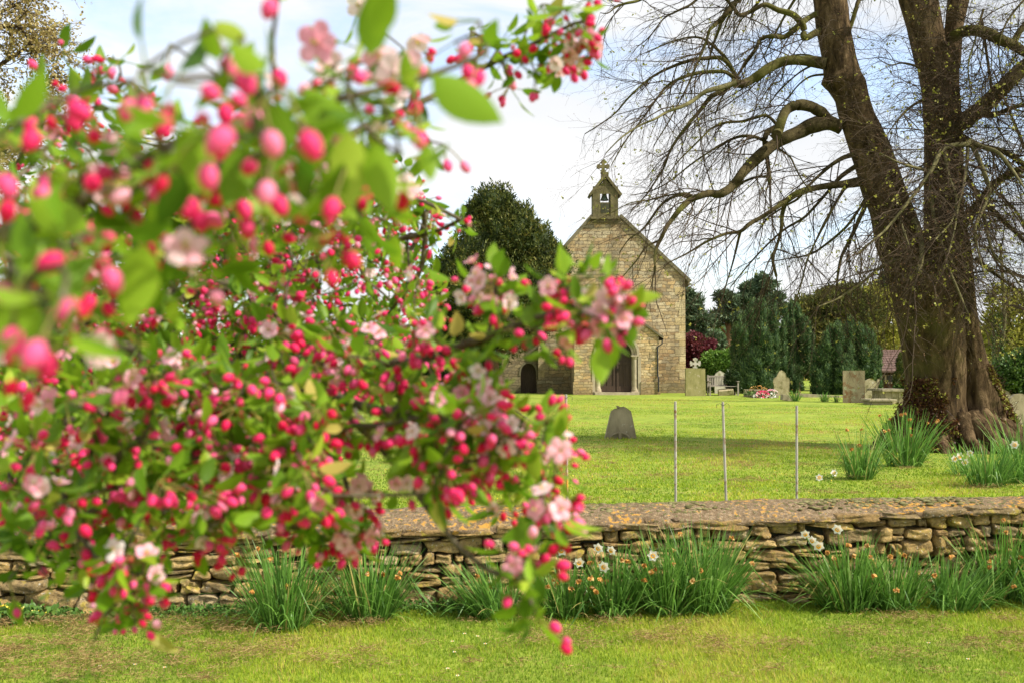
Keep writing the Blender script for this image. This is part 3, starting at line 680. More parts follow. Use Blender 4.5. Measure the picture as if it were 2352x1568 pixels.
# right hand conifer group
plume('conifer', 'broad dark plumed conifer just right of the round clipped shrub', 'conifer', 50, 1735, [(1700, 735, 890, 22), (1725, 700, 895, 30), (1755, 695, 895, 32), (1782, 715, 890, 24), (1712, 760, 895, 28), (1765, 770, 895, 32), (1742, 800, 895, 40)], M['plume'], 26000, group='conifers behind the graves')
plume('conifer', 'narrow leaning plumed conifer behind the shouldered headstone', 'conifer', 51, 1830, [(1818, 700, 880, 24), (1842, 730, 850, 22), (1855, 750, 830, 15), (1805, 760, 895, 22), (1825, 820, 895, 20)], M['plume'], 14000, group='conifers behind the graves')
plume('conifer', 'wide weeping conifer behind the tall rectangular slab', 'conifer', 49, 1950, [(1900, 770, 900, 26), (1925, 745, 905, 30), (1955, 740, 905, 32), (1985, 760, 900, 30), (2008, 790, 890, 16), (1885, 800, 905, 22), (1940, 820, 910, 50)], M['plume'], 26000, group='conifers behind the graves')
b = ongr(1905, 56)
t = thing('yew_tree', 'bronze tinged yew rising above the weeping conifer', 'tree', tuple(b)); mb = MB()
crown(mb, [BL(1905, 720, 56, 60, 55), BL(1940, 700, 56, 45, 45), BL(1965, 750, 56, 50, 60), BL(1860, 740, 56, 45, 45), BL(1890, 790, 56, 70, 60), BL(1840, 720, 56, 30, 35), BL(2000, 720, 56, 26, 40)], 24000, .22, .3, .75, (.62, .34), .28, 40); part(mb, 'crown', M['yew'], t)
mb = MB(); trunk(mb, [b+(0, 0, -.1), P(1905, 800, 56), P(1905, 720, 56)], [.35, .3, .1]); part(mb, 'trunk', M['yewbark'], t)
def pine(label, Y, px, blobs, n=9000, tr=.22, hi=None):
    b = ongr(px, Y); t = thing('pine_tree', label, 'tree', tuple(b), 'pines beyond the churchyard'); mb = MB()
    crown(mb, [BL(x, y, Y, r, q) for x, y, r, q in blobs], n, .26, .2, .55, (.5, .3), .35, int(px) % 37, shell=(.4, 1.15)); part(mb, 'crown', M['pine'], t)
    mb = MB(); x0, y0 = blobs[0][0], blobs[0][1]; trunk(mb, [b+(0, 0, -.1), P(px, 800, Y), P((px+x0)/2, 740, Y), P(x0, y0, Y)], [tr, tr*.8, tr*.6, .06])
    for (x, y, r, q) in blobs[1:]: trunk(mb, [P((px+x0)/2, min(790, y+35), Y), P((x+x0)/2, y+14, Y), P(x, y, Y)], [.1, .07, .03], 5)
    part(mb, 'trunk', M['pinebark'], t, smooth=True); return t
pine('dark pine with layered branches close against the right edge of the gable', 60, 1590, [(1590, 700, 22, 20), (1605, 740, 32, 16), (1585, 770, 24, 20), (1620, 780, 32, 14), (1600, 720, 18, 16), (1640, 790, 24, 10), (1582, 680, 12, 16)], 11000)
pine('slender pine with bare orange stem above the light green bush', 62, 1674, [(1675, 700, 20, 14), (1662, 680, 20, 10), (1690, 730, 26, 12), (1655, 725, 22, 10), (1640, 740, 20, 9)], 5000)
pine('tall pine with rounded blue green top above the plumed conifer', 64, 1740, [(1755, 655, 24, 20), (1725, 665, 22, 14), (1770, 690, 26, 18), (1705, 690, 26, 14), (1740, 710, 34, 18), (1790, 710, 24, 14)], 14000)
pine('distant pine showing over the conifers left of the big lime trunk', 66, 2030, [(2045, 640, 22, 14), (2030, 665, 26, 14), (2060, 680, 20, 16), (2020, 700, 20, 12)], 8000)
def bush(name, label, Y, px, blobs, mat, n, size=.12, cat='shrub', core=.78, rough=.25, stem=True, group=None, tint=(.5, .34)):
    b = ongr(px, Y); t = thing(name, label, cat, tuple(b), group); mb = MB()
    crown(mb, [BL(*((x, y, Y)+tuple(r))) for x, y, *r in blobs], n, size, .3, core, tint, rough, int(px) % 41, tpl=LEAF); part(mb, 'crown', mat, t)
    mb = MB(); trunk(mb, [b+(0, 0, -.1), b+(.02, 0, .3), P(blobs[0][0], blobs[0][1], Y)], [.07, .06, .03], 6); part(mb, 'stem', M['yewbark'], t); return t
bush('maroon_shrub', 'maroon leaved shrub beside the church corner', 54, 1600, [(1600, 805, 32, 34), (1620, 795, 20, 18), (1585, 820, 22, 40), (1600, 850, 30, 40)], M['maroon'], 12000, .13)
bush('green_bush', 'light green spreading bush behind the wooden bench', 52, 1648, [(1650, 840, 36, 32), (1625, 855, 26, 30), (1670, 845, 22, 36), (1645, 825, 20, 16), (1650, 875, 40, 22)], M['fresh'], 14000, .13)
bush('clipped_shrub', 'round clipped shrub on a short stem beside the bench', 46, 1684, [(1683, 870, 17, 17), (1684, 884, 15, 12), (1681, 860, 12, 10)], M['holly'], 7000, .09, rough=.1)
t = bush('spring_tree', 'yellow green tree in new leaf left of the lime trunk', 62, 2010, [(2010, 700, 40, 40), (2040, 740, 34, 50), (2000, 760, 40, 40), (2050, 690, 30, 34), (2035, 800, 34, 40)], M['spring'], 9000, .2, 'tree', core=0, rough=.35)
bush('laurel_bush', 'pale green bush behind the chest tomb', 40, 2072, [(2072, 893, 14, 16), (2066, 905, 12, 12)], M['midg'], 2500, .1)
plume('upright_conifer', 'thin dark upright conifer touching the left edge of the lime trunk', 'conifer', 46, 2072, [(2070, 815, 905, 11), (2062, 850, 905, 9)], M['yew'], 3500, trunk_r=.08)
# left hand side, seen through the blossom
plume('weeping_conifer', 'blue green weeping conifer left of the yew trunk', 'conifer', 46, 1000, [(975, 760, 900, 20), (1000, 752, 905, 26), (1028, 762, 890, 20), (985, 800, 905, 34)], M['plume'], 12000)
bush('dark_bush', 'dark laurel bush under the left side of the large yew', 47, 1085, [(1080, 815, 34, 40), (1060, 840, 26, 50), (1100, 850, 22, 40)], M['holly'], 9000, .14)
bush('clipped_ball', 'small clipped green mound in front of the dark laurel', 44, 1090, [(1083, 850, 18, 13), (1083, 862, 18, 14)], M['midg'], 4000, .07, rough=.08)
bush('red_bush', 'small crimson flowering bush beside the yew trunk', 46.5, 1108, [(1105, 870, 12, 14), (1110, 885, 10, 14)], M['maroon'], 1500, .1)
for (px, w, lab) in ((860, 90, 'dark evergreen hedge shrub glimpsed behind the blossom, nearest the weeping conifer'), (700, 110, 'dark evergreen hedge shrub glimpsed behind the middle of the blossom'), (520, 120, 'dark evergreen hedge shrub behind the blossom, left of centre'), (320, 130, 'dark evergreen hedge shrub behind the blossom, second from the left edge'), (100, 150, 'dark evergreen hedge shrub behind the blossom at the far left')):
    bush('hedge_shrub', lab, 44, px, [(px, 850, w*.8, 60, 50), (px-w*.5, 860, w*.5, 60, 50), (px+w*.5, 870, w*.5, 45, 50)], M['yew'], 11000, .2, group='hedge shrubs along the left of the lawn')
# right of the lime
bush('hazel_bush', 'yellow green spring bush right of the lime trunk', 42, 2320, [(2320, 800, 50, 50), (2290, 770, 30, 50), (2345, 740, 40, 60), (2300, 700, 26, 40), (2380, 790, 50, 60)], M['spring'], 9000, .16, core=0, rough=.35)
bush('hedge_bush', 'deep green hedge bush at the right edge beyond the lime', 38, 2330, [(2330, 855, 45, 38), (2290, 870, 30, 30), (2370, 850, 50, 45), (2340, 885, 50, 30)], M['midg'], 13000, .12)
bush('amber_bush', 'amber leaved bush above the deep green hedge at the right edge', 46, 2340, [(2340, 815, 40, 20), (2300, 825, 26, 16), (2380, 810, 40, 24)], M['amber'], 5000, .14, core=.5)
b = ongr(2302, 40); t = thing('ivy_clad_trunk', 'slender ivy speckled tree stem just right of the lime', 'tree', tuple(b))
mb = MB()
trunk(mb, [b, P(2300, 800, 40), P(2306, 700, 40), P(2298, 560, 40)], [.12, .1, .08, .05], 8, .3); trunk(mb, [b+(-.3, 0, 0), P(2284, 820, 40), P(2280, 740, 40)], [.08, .07, .05], 8, .3); part(mb, 'trunk', M['shoot'], t)
mb = MB(); m = 900; yy = rng.uniform(720, 905, m); pp = np.array([P(random.choice((2301, 2284))+random.gauss(0, 4), q, 39.9) for q in yy]); scatter(mb, LEAF[0], LEAF[1], pp, frames(rdir(m)), np.full(m, .09), rng.random(m)); part(mb, 'ivy', M['midg'], t)
# distant wood closing the horizon
mb = MB(); bl = []
for k in range(60):
    a = -150+k*5.2; bl.append(((a, 115+random.uniform(-8, 8), random.uniform(1.5, 3)), (5, 5, random.uniform(3.0, 5.0))))
crown(mb, bl, 60000, .7, .3, .85, (.5, .3), .3, 3); tag(mb.build('distant_wood', M['midg']), 'low line of distant green woodland beyond the churchyard', 'woodland', kind='stuff')

# half timbered house
HY = 58
h = thing('house', 'brick house with pantile roof glimpsed between conifer and lime trunk', 'house', tuple(ongr(2050, HY)))
M['brick'] = churchstone('house_brick', [(0, (.12, .05, .035)), (.5, (.18, .075, .05)), (1, (.10, .05, .04))], bw=.23, rh=.08, mortar=(.13, .09, .07))
def hp(px, py): q = P(px, py, HY); return (q[0], q[2])
mb = MB(); prism(mb, [[hp(2016, 915), hp(2130, 915), hp(2130, 845), hp(2016, 845)]], HY, HY+6, .5); part(mb, 'wall', M['brick'], h)
mb = MB(); m_roof = solid('pantiles', (.085, .050, .042), (.17, .105, .085), 3, .85, .6, .03, stretch=(1, 1, 5))
x0, z0 = hp(2018, 851); x1, z1 = hp(2150, 800)
for q in range(9):
    f0, f1 = q/9, (q+1)/9; yv = HY-.5
    v = [(x0+f0*.9, yv+f0*3.4, z0+(z1-z0)*f0+.03), (x1, yv+f0*3.4, z0+(z1-z0)*f0+.03), (x1, yv+f1*3.4, z0+(z1-z0)*f1), (x0+f1*.9, yv+f1*3.4, z0+(z1-z0)*f1)]
    v += [(a, b_, c-.1) for a, b_, c in v]; mb.add(v, [[0, 1, 2, 3], [7, 6, 5, 4], [0, 4, 5, 1], [1, 5, 6, 2], [2, 6, 7, 3], [3, 7, 4, 0]], random.random())
part(mb, 'roof', m_roof, h)
mb = MB(); M['plaster'] = solid('pink_plaster', (.42, .30, .24), (.5, .38, .3), 5); prism(mb, [[hp(2030, 880), hp(2056, 880), hp(2056, 860), hp(2030, 860)]], HY-.04, HY-.01, .5); part(mb, 'plaster_panel', M['plaster'], h)
mb = MB()
for a in (2029, 2036, 2043, 2050, 2057): prism(mb, [[hp(a, 882), hp(a+1.6, 882), hp(a+1.6, 852), hp(a, 852)]], HY-.1, HY-.045, .5)
prism(mb, [[hp(2016, 856), hp(2100, 856), hp(2100, 852), hp(2016, 852)]], HY-.12, HY-.101, .5)
prism(mb, [[hp(2022, 866), hp(2026, 866), hp(2058, 906), hp(2054, 908)]], HY-.14, HY-.121, .5); part(mb, 'timber_frame', M['door'], h)
mb = MB(); prism(mb, [[hp(2038, 876), hp(2049, 876), hp(2049, 862), hp(2038, 862)]], HY-.08, HY-.046, .5); part(mb, 'window', M['iron'], h)

# ------------------------------------------------------------------ graves
gst = {}
def gmat(name, a, b_, spots=None): return solid(name, a, b_, 5, .92, .6, .02, stretch=(1, 1, .5), spots=spots)
gst['green'] = gmat('green_slab', (.16, .15, .045), (.27, .24, .10), [(8, .58, (.35, .30, .19), .1)])
gst['tan'] = gmat('tan_slab', (.23, .18, .10), (.42, .34, .20), [(3, .50, (.24, .12, .055), .12), (5, .57, (.38, .39, .24), .05), (7, .6, (.12, .11, .05), .1)])
gst['buff'] = gmat('buff_stone', (.27, .225, .12), (.46, .395, .235), [(5, .52, (.17, .15, .06), .14), (9, .62, (.50, .47, .36), .05)])
gst['pale'] = gmat('pale_stone', (.36, .33, .25), (.56, .52, .42), [(5, .55, (.26, .25, .15), .12)])
gst['grey'] = gmat('grey_stone', (.20, .165, .095), (.36, .31, .195), [(14, .62, (.42, .40, .30), .04)])
gst['kerb'] = gmat('kerb_stone', (.19, .165, .10), (.36, .31, .19), [(5, .58, (.14, .14, .06), .1)])
def grave(name, label, cat, Y, outline, thick, mat, rot=0, tilt=None, hole=None, base=None):
    """outline in photo px -> real size slab at depth Y"""
    pts = [(P(x, y, Y)[0], P(x, y, Y)[2]) for x, y in outline]
    cxm = sum(p[0] for p in pts)/len(pts); zmn = min(p[1] for p in pts)
    T = (lambda v: xf(v, rot, (cxm, Y, zmn), tilt)) if (rot or tilt) else None
    mb = MB(); loops = [pts]+([[(P(x, y, Y)[0], P(x, y, Y)[2]) for x, y in hh] for hh in hole] if hole else [])
    prism(mb, loops, Y-thick/2, Y+thick/2, .5, T=T)
    o = mb.build(name, mat, loc=(cxm, Y, zmn)); tag(o, label, cat)
    bv = o.modifiers.new('bevel', 'BEVEL'); bv.width = .012; bv.segments = 2; bv.limit_method = 'ANGLE'
    return o
grave('headstone', 'plain green stained rectangular slab standing at the church corner', 'headstone', 45, [(1574, 912), (1621, 912), (1620, 846), (1574, 845)], .12, gst['green'], .15)
cr = []
for q in range(4):
    th = math.pi/2*q; 
    for lx, lz in ((3, 3), (2.6, 6), (5, 7.5), (5.5, 11), (0, 12.5), (-5.5, 11), (-5, 7.5), (-2.6, 6)):
        cr.append((1597+lx*math.cos(th)-lz*math.sin(th), 834-(lx*math.sin(th)+lz*math.cos(th))))
grave('cross_headstone', 'pale carved cross head rising behind the green stained slab', 'headstone', 48, cr, .14, gst['pale'])
mb = MB(); box(mb, P(1593, 905, 48)-(0, .08, 0), P(1601, 846, 48)+(0, .08, 0)); tag(part(mb, 'cross_shaft', gst['pale'], bpy.data.objects['cross_headstone']))
grave('headstone', 'pale round topped headstone behind the bench', 'headstone', 49, [(1642, 902), (1667, 902), (1667, 862), (1664, 856), (1659, 853), (1654, 851), (1649, 853), (1644, 857), (1641, 862)], .1, gst['pale'])
grave('headstone', 'shouldered headstone with rounded top in front of the narrow conifer', 'headstone', 46, [(1778, 908), (1812, 908), (1813, 882), (1814, 876), (1812, 868), (1806, 864), (1804, 856), (1800, 852), (1795, 850), (1790, 852), (1787, 857), (1784, 864), (1778, 868), (1776, 876), (1778, 884)], .13, gst['buff'], -.1)
grave('headstone', 'tall plain rectangular slab with rusty stains right of the shouldered headstone', 'headstone', 36.5, [(1938, 930), (1985, 930), (1984, 851), (1937, 851)], .12, gst['tan'], -.12)
grave('headstone', 'pedimented headstone with side scrolls beside the chest tomb', 'headstone', 38.5, [(1986, 920), (2016, 920), (2016, 884), (2019, 880), (2018, 870), (2015, 871), (2014, 876), (2000, 869), (1996, 869), (1985, 875), (1984, 880)], .14, gst['buff'], -.1)
o = grave('headstone', 'lone tapering grey headstone in the middle of the lawn', 'headstone', 17.8, [(1386, 1018), (1464, 1018), (1461, 1004), (1454, 968), (1449, 944), (1440, 937), (1432, 934), (1424, 934), (1418, 932), (1420, 936), (1412, 938), (1405, 943), (1402, 952), (1394, 985)], .12, gst['grey'], .05, (-.06, 0), hole=[[(1412, 1010), (1420, 1010), (1420, 1004), (1415, 1005)], [(1428, 1010), (1436, 1010), (1433, 1005), (1428, 1003)]])
mb = MB(); ctr = P(1424, 1013, 17.7)
tubes(mb, np.array([ctr+(.19*math.cos(a), -.0, .15*math.sin(a)) for a in np.linspace(0, math.pi, 15)]), [.018]*15, 6)
tubes(mb, np.array([ctr, ctr+(0, 0, .15)]), [.03, .03], 6); part(mb, 'carved_arc', gst['grey'], o)
grave('headstone', 'rounded grey headstone right of the lime at the picture edge', 'headstone', 22, [(2308, 990), (2368, 990), (2366, 925), (2360, 911), (2345, 904), (2330, 905), (2318, 914), (2312, 926)], .13, gst['grey'])
grave('headstone', 'small pointed headstone half hidden behind the right side of the lime', 'headstone', 27, [(2290, 960), (2320, 960), (2320, 905), (2312, 897), (2303, 894), (2294, 902)], .12, gst['kerb'])
grave('headstone', 'narrow green scrolled headstone beside the yew trunk', 'headstone', 46, [(1146, 902), (1158, 902), (1157, 885), (1155, 866), (1158, 860), (1153, 850), (1147, 848), (1145, 860)], .12, gst['green'], .5)
grave('headstone', 'thin pale rimmed round headstone under the yew', 'headstone', 38, [(1108, 925), (1142, 925), (1140, 900), (1132, 886), (1122, 879), (1112, 878)], .08, gst['green'], .5)
# war memorial cross seen against the sky
b = ongr(940, 50); t = thing('memorial_cross', 'slim pale stone memorial cross with stepped shaft behind the blossom', 'monument', tuple(b)); mb = MB()
def q_(px, py): return P(px, py, 50)
box(mb, q_(930, 905)-(0, .3, 0), q_(950, 860)+(0, .3, 0)); trunk(mb, [q_(940, 860), q_(940, 770), q_(940, 760)], [.2, .12, .1], 8, 0); box(mb, q_(936, 762)-(0, .12, 0), q_(944, 756)+(0, .12, 0))
box(mb, q_(938.3, 758)-(0, .06, 0), q_(941.7, 738)+(0, .06, 0)); box(mb, q_(934, 749)-(0, .055, 0), q_(946, 745.5)+(0, .055, 0)); part(mb, 'shaft', gst['pale'], t)
# chest tomb
b = ongr(2046, 36); t = thing('chest_tomb', 'pale chest tomb with overhanging lid beside the lime trunk', 'tomb', tuple(b))
mb = MB(); a = P(2024, 932, 36); c = P(2072, 897, 36); box(mb, (a[0], 35.6, a[2]), (c[0], 36.9, c[2])); 
part(mb, 'chest', gst['buff'], t)
mb = MB()
for fx in (0, .31, .62, .93): xx = a[0]+(c[0]-a[0])*fx; box(mb, (xx, 35.57, a[2]), (xx+.06, 35.598, c[2]))
part(mb, 'pilasters', gst['buff'], t)
mb = MB(); e = P(2014, 897, 36); f_ = P(2076, 892, 36); box(mb, (e[0], 35.45, e[2]), (f_[0], 37.05, f_[2])); part(mb, 'lid', gst['kerb'], t)
def lowstone(name, label, lo, hi, Y, d, mat, tilt=None, rot=0):
    a = P(lo[0], hi[1], Y); c = P(hi[0], lo[1], Y); mb = MB(); ctr = ((a[0]+c[0])/2, Y, a[2]); box(mb, (a[0], Y-d/2, a[2]), (c[0], Y+d/2, c[2]), .5, 0, rot, ctr, tilt)
    o = mb.build(name, mat, loc=ctr); tag(o, label, 'grave stone'); bv = o.modifiers.new('bevel', 'BEVEL'); bv.width = .01; return o
lowstone('ledger_stone', 'flat ledger stone raised on rubble in front of the chest tomb', (1986, 915), (2048, 920), 35, 1.0, gst['kerb'], None)
lowstone('ledger_footing', 'dark rubble footing under the flat ledger stone', (1992, 920.5), (2040, 930), 35, .8, gst['grey'])
lowstone('fallen_stone', 'dark fallen wedge of stone beside the small daffodils', (1794, 906), (1818, 919), 38.5, .35, gst['grey'], (0, .12))
lowstone('fallen_stone', 'leaning broken slab at the foot of the round clipped shrub', (1650, 893), (1684, 905), 45.5, .3, gst['buff'], (.3, -.1))
lowstone('grave_kerb', 'long low stone kerb running towards the tall rectangular slab', (1826, 905), (1935, 913), 43, .12, gst['kerb'], (0, .055))
lowstone('grave_kerb', 'low stone kerb in the grass behind the blossom branches', (840, 962), (1010, 966), 26, .12, gst['kerb'])
# flowered grave
b = ongr(1748, 42.5); t = thing('flowered_grave', 'kerbed grave heaped with pink, red and white flowers', 'grave', tuple(b))
mb = MB(); x0 = cx_(1722, 42.5); x1 = cx_(1778, 42.5); zg = b[2]
box(mb, (x0, 41.8, zg-.05), (x1, 41.9, zg+.12)); box(mb, (x0, 43.6, zg-.05), (x1, 43.7, zg+.16)); box(mb, (x0-.002, 41.9, zg-.05), (x0+.1, 43.6, zg+.11)); box(mb, (x1-.1, 41.9, zg-.05), (x1+.002, 43.6, zg+.11)); part(mb, 'kerb', gst['kerb'], t)
mb = MB(); box(mb, (x0+.05, 43.75, zg), (x1-.1, 43.9, zg+.32)); part(mb, 'back_stone', gst['grey'], t)
mb = MB(); m = 900; pp = np.stack([rng.uniform(x0-.05, x1-.1, m), rng.uniform(41.6, 43.5, m), zg+rng.uniform(.0, .26, m)], -1); scatter(mb, LEAF[0], LEAF[1], pp, frames(rdir(m, .5)), np.full(m, .09), rng.random(m)); part(mb, 'greenery', M['midg'], t)
def posy(name, mat, x, y, z, r, n, s):
    mb = MB(); d = rdir(n, .2); p_ = np.array((x, y, z))+d*np.array((r, r*.6, r*.5)); scatter(mb, LEAF[0], LEAF[1], p_, frames(d+rdir(n)*.6), np.full(n, s), rng.random(n)); part(mb, name, mat, t)
posy('red_flowers', M['bud'], x0+.32, 41.6, zg+.15, .24, 120, .07); posy('white_flowers', M['narc'], x0+.2, 41.55, zg+.07, .25, 90, .07); posy('pink_flowers', M['petal'], x0+.9, 42.4, zg+.2, .22, 120, .07); posy('white_flowers', M['narc'], x0+.68, 41.55, zg+.1, .14, 60, .07); posy('orange_flowers', M['wilt'], x0+.45, 42.9, zg+.3, .35, 110, .07)
# bench
Bm = solid('weathered_teak', (.20, .17, .13), (.34, .30, .24), 4, .8, stretch=(6, 1, 1))
by = 45.8; bx = (cx_(1625, by), cx_(1674, by)); bz = G(bx[0], by)
bench = thing('park_bench', 'weathered slatted wooden bench beside the round clipped shrub', 'bench', ((bx[0]+bx[1])/2, by, bz))
wdt = bx[1]-bx[0]+.35; T0 = (bx[0], by, bz)
def bb(name, lo, hi): mb = MB(); box(mb, np.array(T0)+lo, np.array(T0)+hi); return part(mb, name, Bm, bench)
mb = MB()
for q in range(5): box(mb, np.array(T0)+(0.05, -.02-.1*q, .42), np.array(T0)+(wdt-.05, .06-.1*q, .445))
part(mb, 'seat', Bm, bench)
mb = MB(); 
for q in range(14): box(mb, np.array(T0)+(.06+q*(wdt-.15)/14, .1, .5), np.array(T0)+(.06+q*(wdt-.15)/14+.05, .12, .84))
box(mb, np.array(T0)+(.0, .085, .84), np.array(T0)+(wdt, .135, .92)); box(mb, np.array(T0)+(.0, .085, .45), np.array(T0)+(wdt, .135, .5)); part(mb, 'backrest', Bm, bench)
for xx in (0, wdt-.06):
    bb('leg', (xx-.003, .08, -.05), (xx+.06, .14, .95)); bb('leg', (xx-.003, -.46, -.05), (xx+.06, -.40, .64)); bb('armrest', (xx-.02, -.5, .641), (xx+.08, .079, .68))
# posts
M['postm'] = solid('galvanised_rust', (.30, .27, .22), (.46, .43, .36), 9, .7, .3, .004, stretch=(1, 1, .6), spots=[(10, .56, (.20, .10, .04), .1)])
M['posto'] = solid('rust_orange_paint', (.30, .28, .24), (.42, .38, .3), 9, .7, spots=[(3, .45, (.55, .29, .04), .1)])
for (x0, y0, x1, lab, mt) in ((1300, 905, 1303, 'thin metal stake with orange rust, nearest the blossom', 'posto'), (1551, 921, 1552, 'thin grey metal stake, left one of the close pair right of the lone headstone', 'postm'), (1660, 922, 1669, 'thin grey metal stake leaning slightly, with wire loops at its top', 'postm'), (1830, 931, 1830, 'thin grey metal stake standing furthest right behind the wall', 'postm')):
    Yp = 7.75; top = P(x0, y0, Yp); bot = P(x1, 1185, Yp+.05); mb = MB()
    pp = np.stack([bot+(top-bot)*q for q in np.linspace(0, 1, 8)]); tubes(mb, pp, [.0105]*8, 8, cap=True)
    st_ = mb.build('metal_stake', M[mt], loc=tuple(bot)); tag(st_, lab, 'stake', 'metal stakes behind the wall')
    if 'loops' in lab or 'orange' in lab:
        m2 = MB()
        for sg in (-1, 1): tubes(m2, np.array([top+(0, -.012, -.03), top+(sg*.025, -.01, -.012), top+(sg*.05, 0, -.02), top+(sg*.048, 0, -.045)]), [.0018]*4, 4)
        w = m2.build('wire', M['iron'], st_, loc=tuple(bot)); w.location = (0, 0, 0)

# ------------------------------------------------------------------ lime tree
Yt = 15.7
lime = thing('lime_tree', 'huge old lime tree with forked mossy trunk and drooping bare twigs at the right', 'tree', tuple(ongr(2190, Yt)))
def loft(mb, rows, Yc, seed, flute=.05, base=False, asp=1.0, n=48):
    ys_ = np.array([r[0] for r in rows], float); T = np.linspace(ys_[0], ys_[-1], int(abs(ys_[0]-ys_[-1])/9)+2)
    o = np.argsort(ys_); xl_ = np.interp(T, ys_[o], np.array([r[1] for r in rows], float)[o]); xr_ = np.interp(T, ys_[o], np.array([r[2] for r in rows], float)[o])
    a = np.arange(n)*2*math.pi/n; V = np.empty((len(T), n, 3))
    for q, (py, l, r) in enumerate(zip(T, xl_, xr_)):
        c = P((l+r)/2, py, Yc if not callable(Yc) else Yc(py)); R0 = (r-l)/2/F*c[1]
        low = max(0, (py-860)/170.) if base else 0
        ph = np.stack([np.cos(a)*2.4, np.sin(a)*2.4, np.full(n, c[2]*.8)], -1)
        rr = R0*(1+(flute+.10*low)*fbm(ph, 1.0, seed, 3)+.02*fbm(ph*3, 1, seed+1, 3)+low*.09*np.sin(a*7+seed+.6*c[2]))
        V[q, :, 0] = c[0]+rr*np.cos(a); V[q, :, 1] = c[1]+rr*np.sin(a)*asp; V[q, :, 2] = c[2]
    S = len(T); i, j = np.meshgrid(np.arange(n), np.arange(S-1)); i = i.ravel(); j = j.ravel()
    mb.add(V.reshape(-1, 3), np.stack([j*n+i, j*n+(i+1) % n, (j+1)*n+(i+1) % n, (j+1)*n+i], -1)[:, ::-1 if ys_[0] < ys_[-1] else 1], .5)
mb = MB()
loft(mb, [(1050, 2035, 2240), (1020, 2048, 2225), (990, 2058, 2218), (960, 2068, 2212), (917, 2080, 2210), (861, 2081, 2212), (787, 2073, 2210), (701, 2058, 2205), (630, 2039, 2180), (580, 2020, 2150), (540, 2010, 2122)], Yt, 61, .05, True)
loft(mb, [(1050, 2185, 2350), (1020, 2192, 2338), (991, 2198, 2322), (917, 2203, 2298), (861, 2205, 2277), (824, 2204, 2264), (768, 2190, 2250), (712, 2165, 2240), (630, 2135, 2232), (560, 2126, 2226)], Yt+.1, 71, .06, True)
for (a, r0, ln, h0) in ((3.6, .15, .9, .38), (4.1, .16, .8, .35), (4.6, .14, .7, .4), (5.0, .17, .9, .38), (5.5, .16, 1.0, .42), (5.9, .15, 1.1, .4), (3.1, .15, .8, .4), (6.25, .13, 1.0, .35)):
    c = ongr(2190, Yt); s = .62 if a < 3.7 or a > 5.7 else .5
    p0 = c+np.array((math.cos(a)*s*.75, math.sin(a)*s*.6, h0*1.25)); p1 = c+np.array((math.cos(a)*(s*1.3+ln*.3), math.sin(a)*(s+ln*.3), h0*.4)); p2 = c+np.array((math.cos(a+.15)*(s*1.3+ln*.6), math.sin(a+.15)*(s+ln*.5), .02)); p3 = c+np.array((math.cos(a+.2)*(s*1.3+ln), math.sin(a+.2)*(s+ln*.8), -.14))
    trunk(mb, [p0, p1, p2, p3], [r0*1.2, r0*.85, r0*.6, r0*.35], 12, .3, int(a*10))
part(mb, 'trunk', M['bark_lime'], lime, smooth=True)
for rows, sd in (([(590, 2022, 2150), (563, 2013, 2125), (495, 2000, 2098), (429, 1976, 2072), (330, 1947, 2039), (264, 1927, 2006), (230, 1920, 1996), (205, 1905, 1989), (190, 1889, 1985), (170, 1895, 1974), (132, 1890, 1963), (60, 1877, 1950), (0, 1871, 1943), (-150, 1850, 1905), (-320, 1830, 1860)], 81), ([(600, 2130, 2229), (500, 2126, 2210), (429, 2125, 2207), (300, 2124, 2210), (198, 2116, 2204), (132, 2103, 2200)], 82), ([(150, 2105, 2180), (60, 2083, 2160), (0, 2065, 2148), (-150, 2030, 2090), (-320, 2000, 2030)], 83), ([(160, 2145, 2205), (60, 2172, 2212), (0, 2178, 2226), (-150, 2190, 2232), (-320, 2200, 2225)], 84)):
    mb = MB(); loft(mb, rows, Yt+(.0 if sd == 81 else .25), sd, .09, n=28); part(mb, 'stem', M['bark_lime'], lime, smooth=True)
Z4 = lambda pts: [(1317+.44*x, .44*y) for x, y in pts]
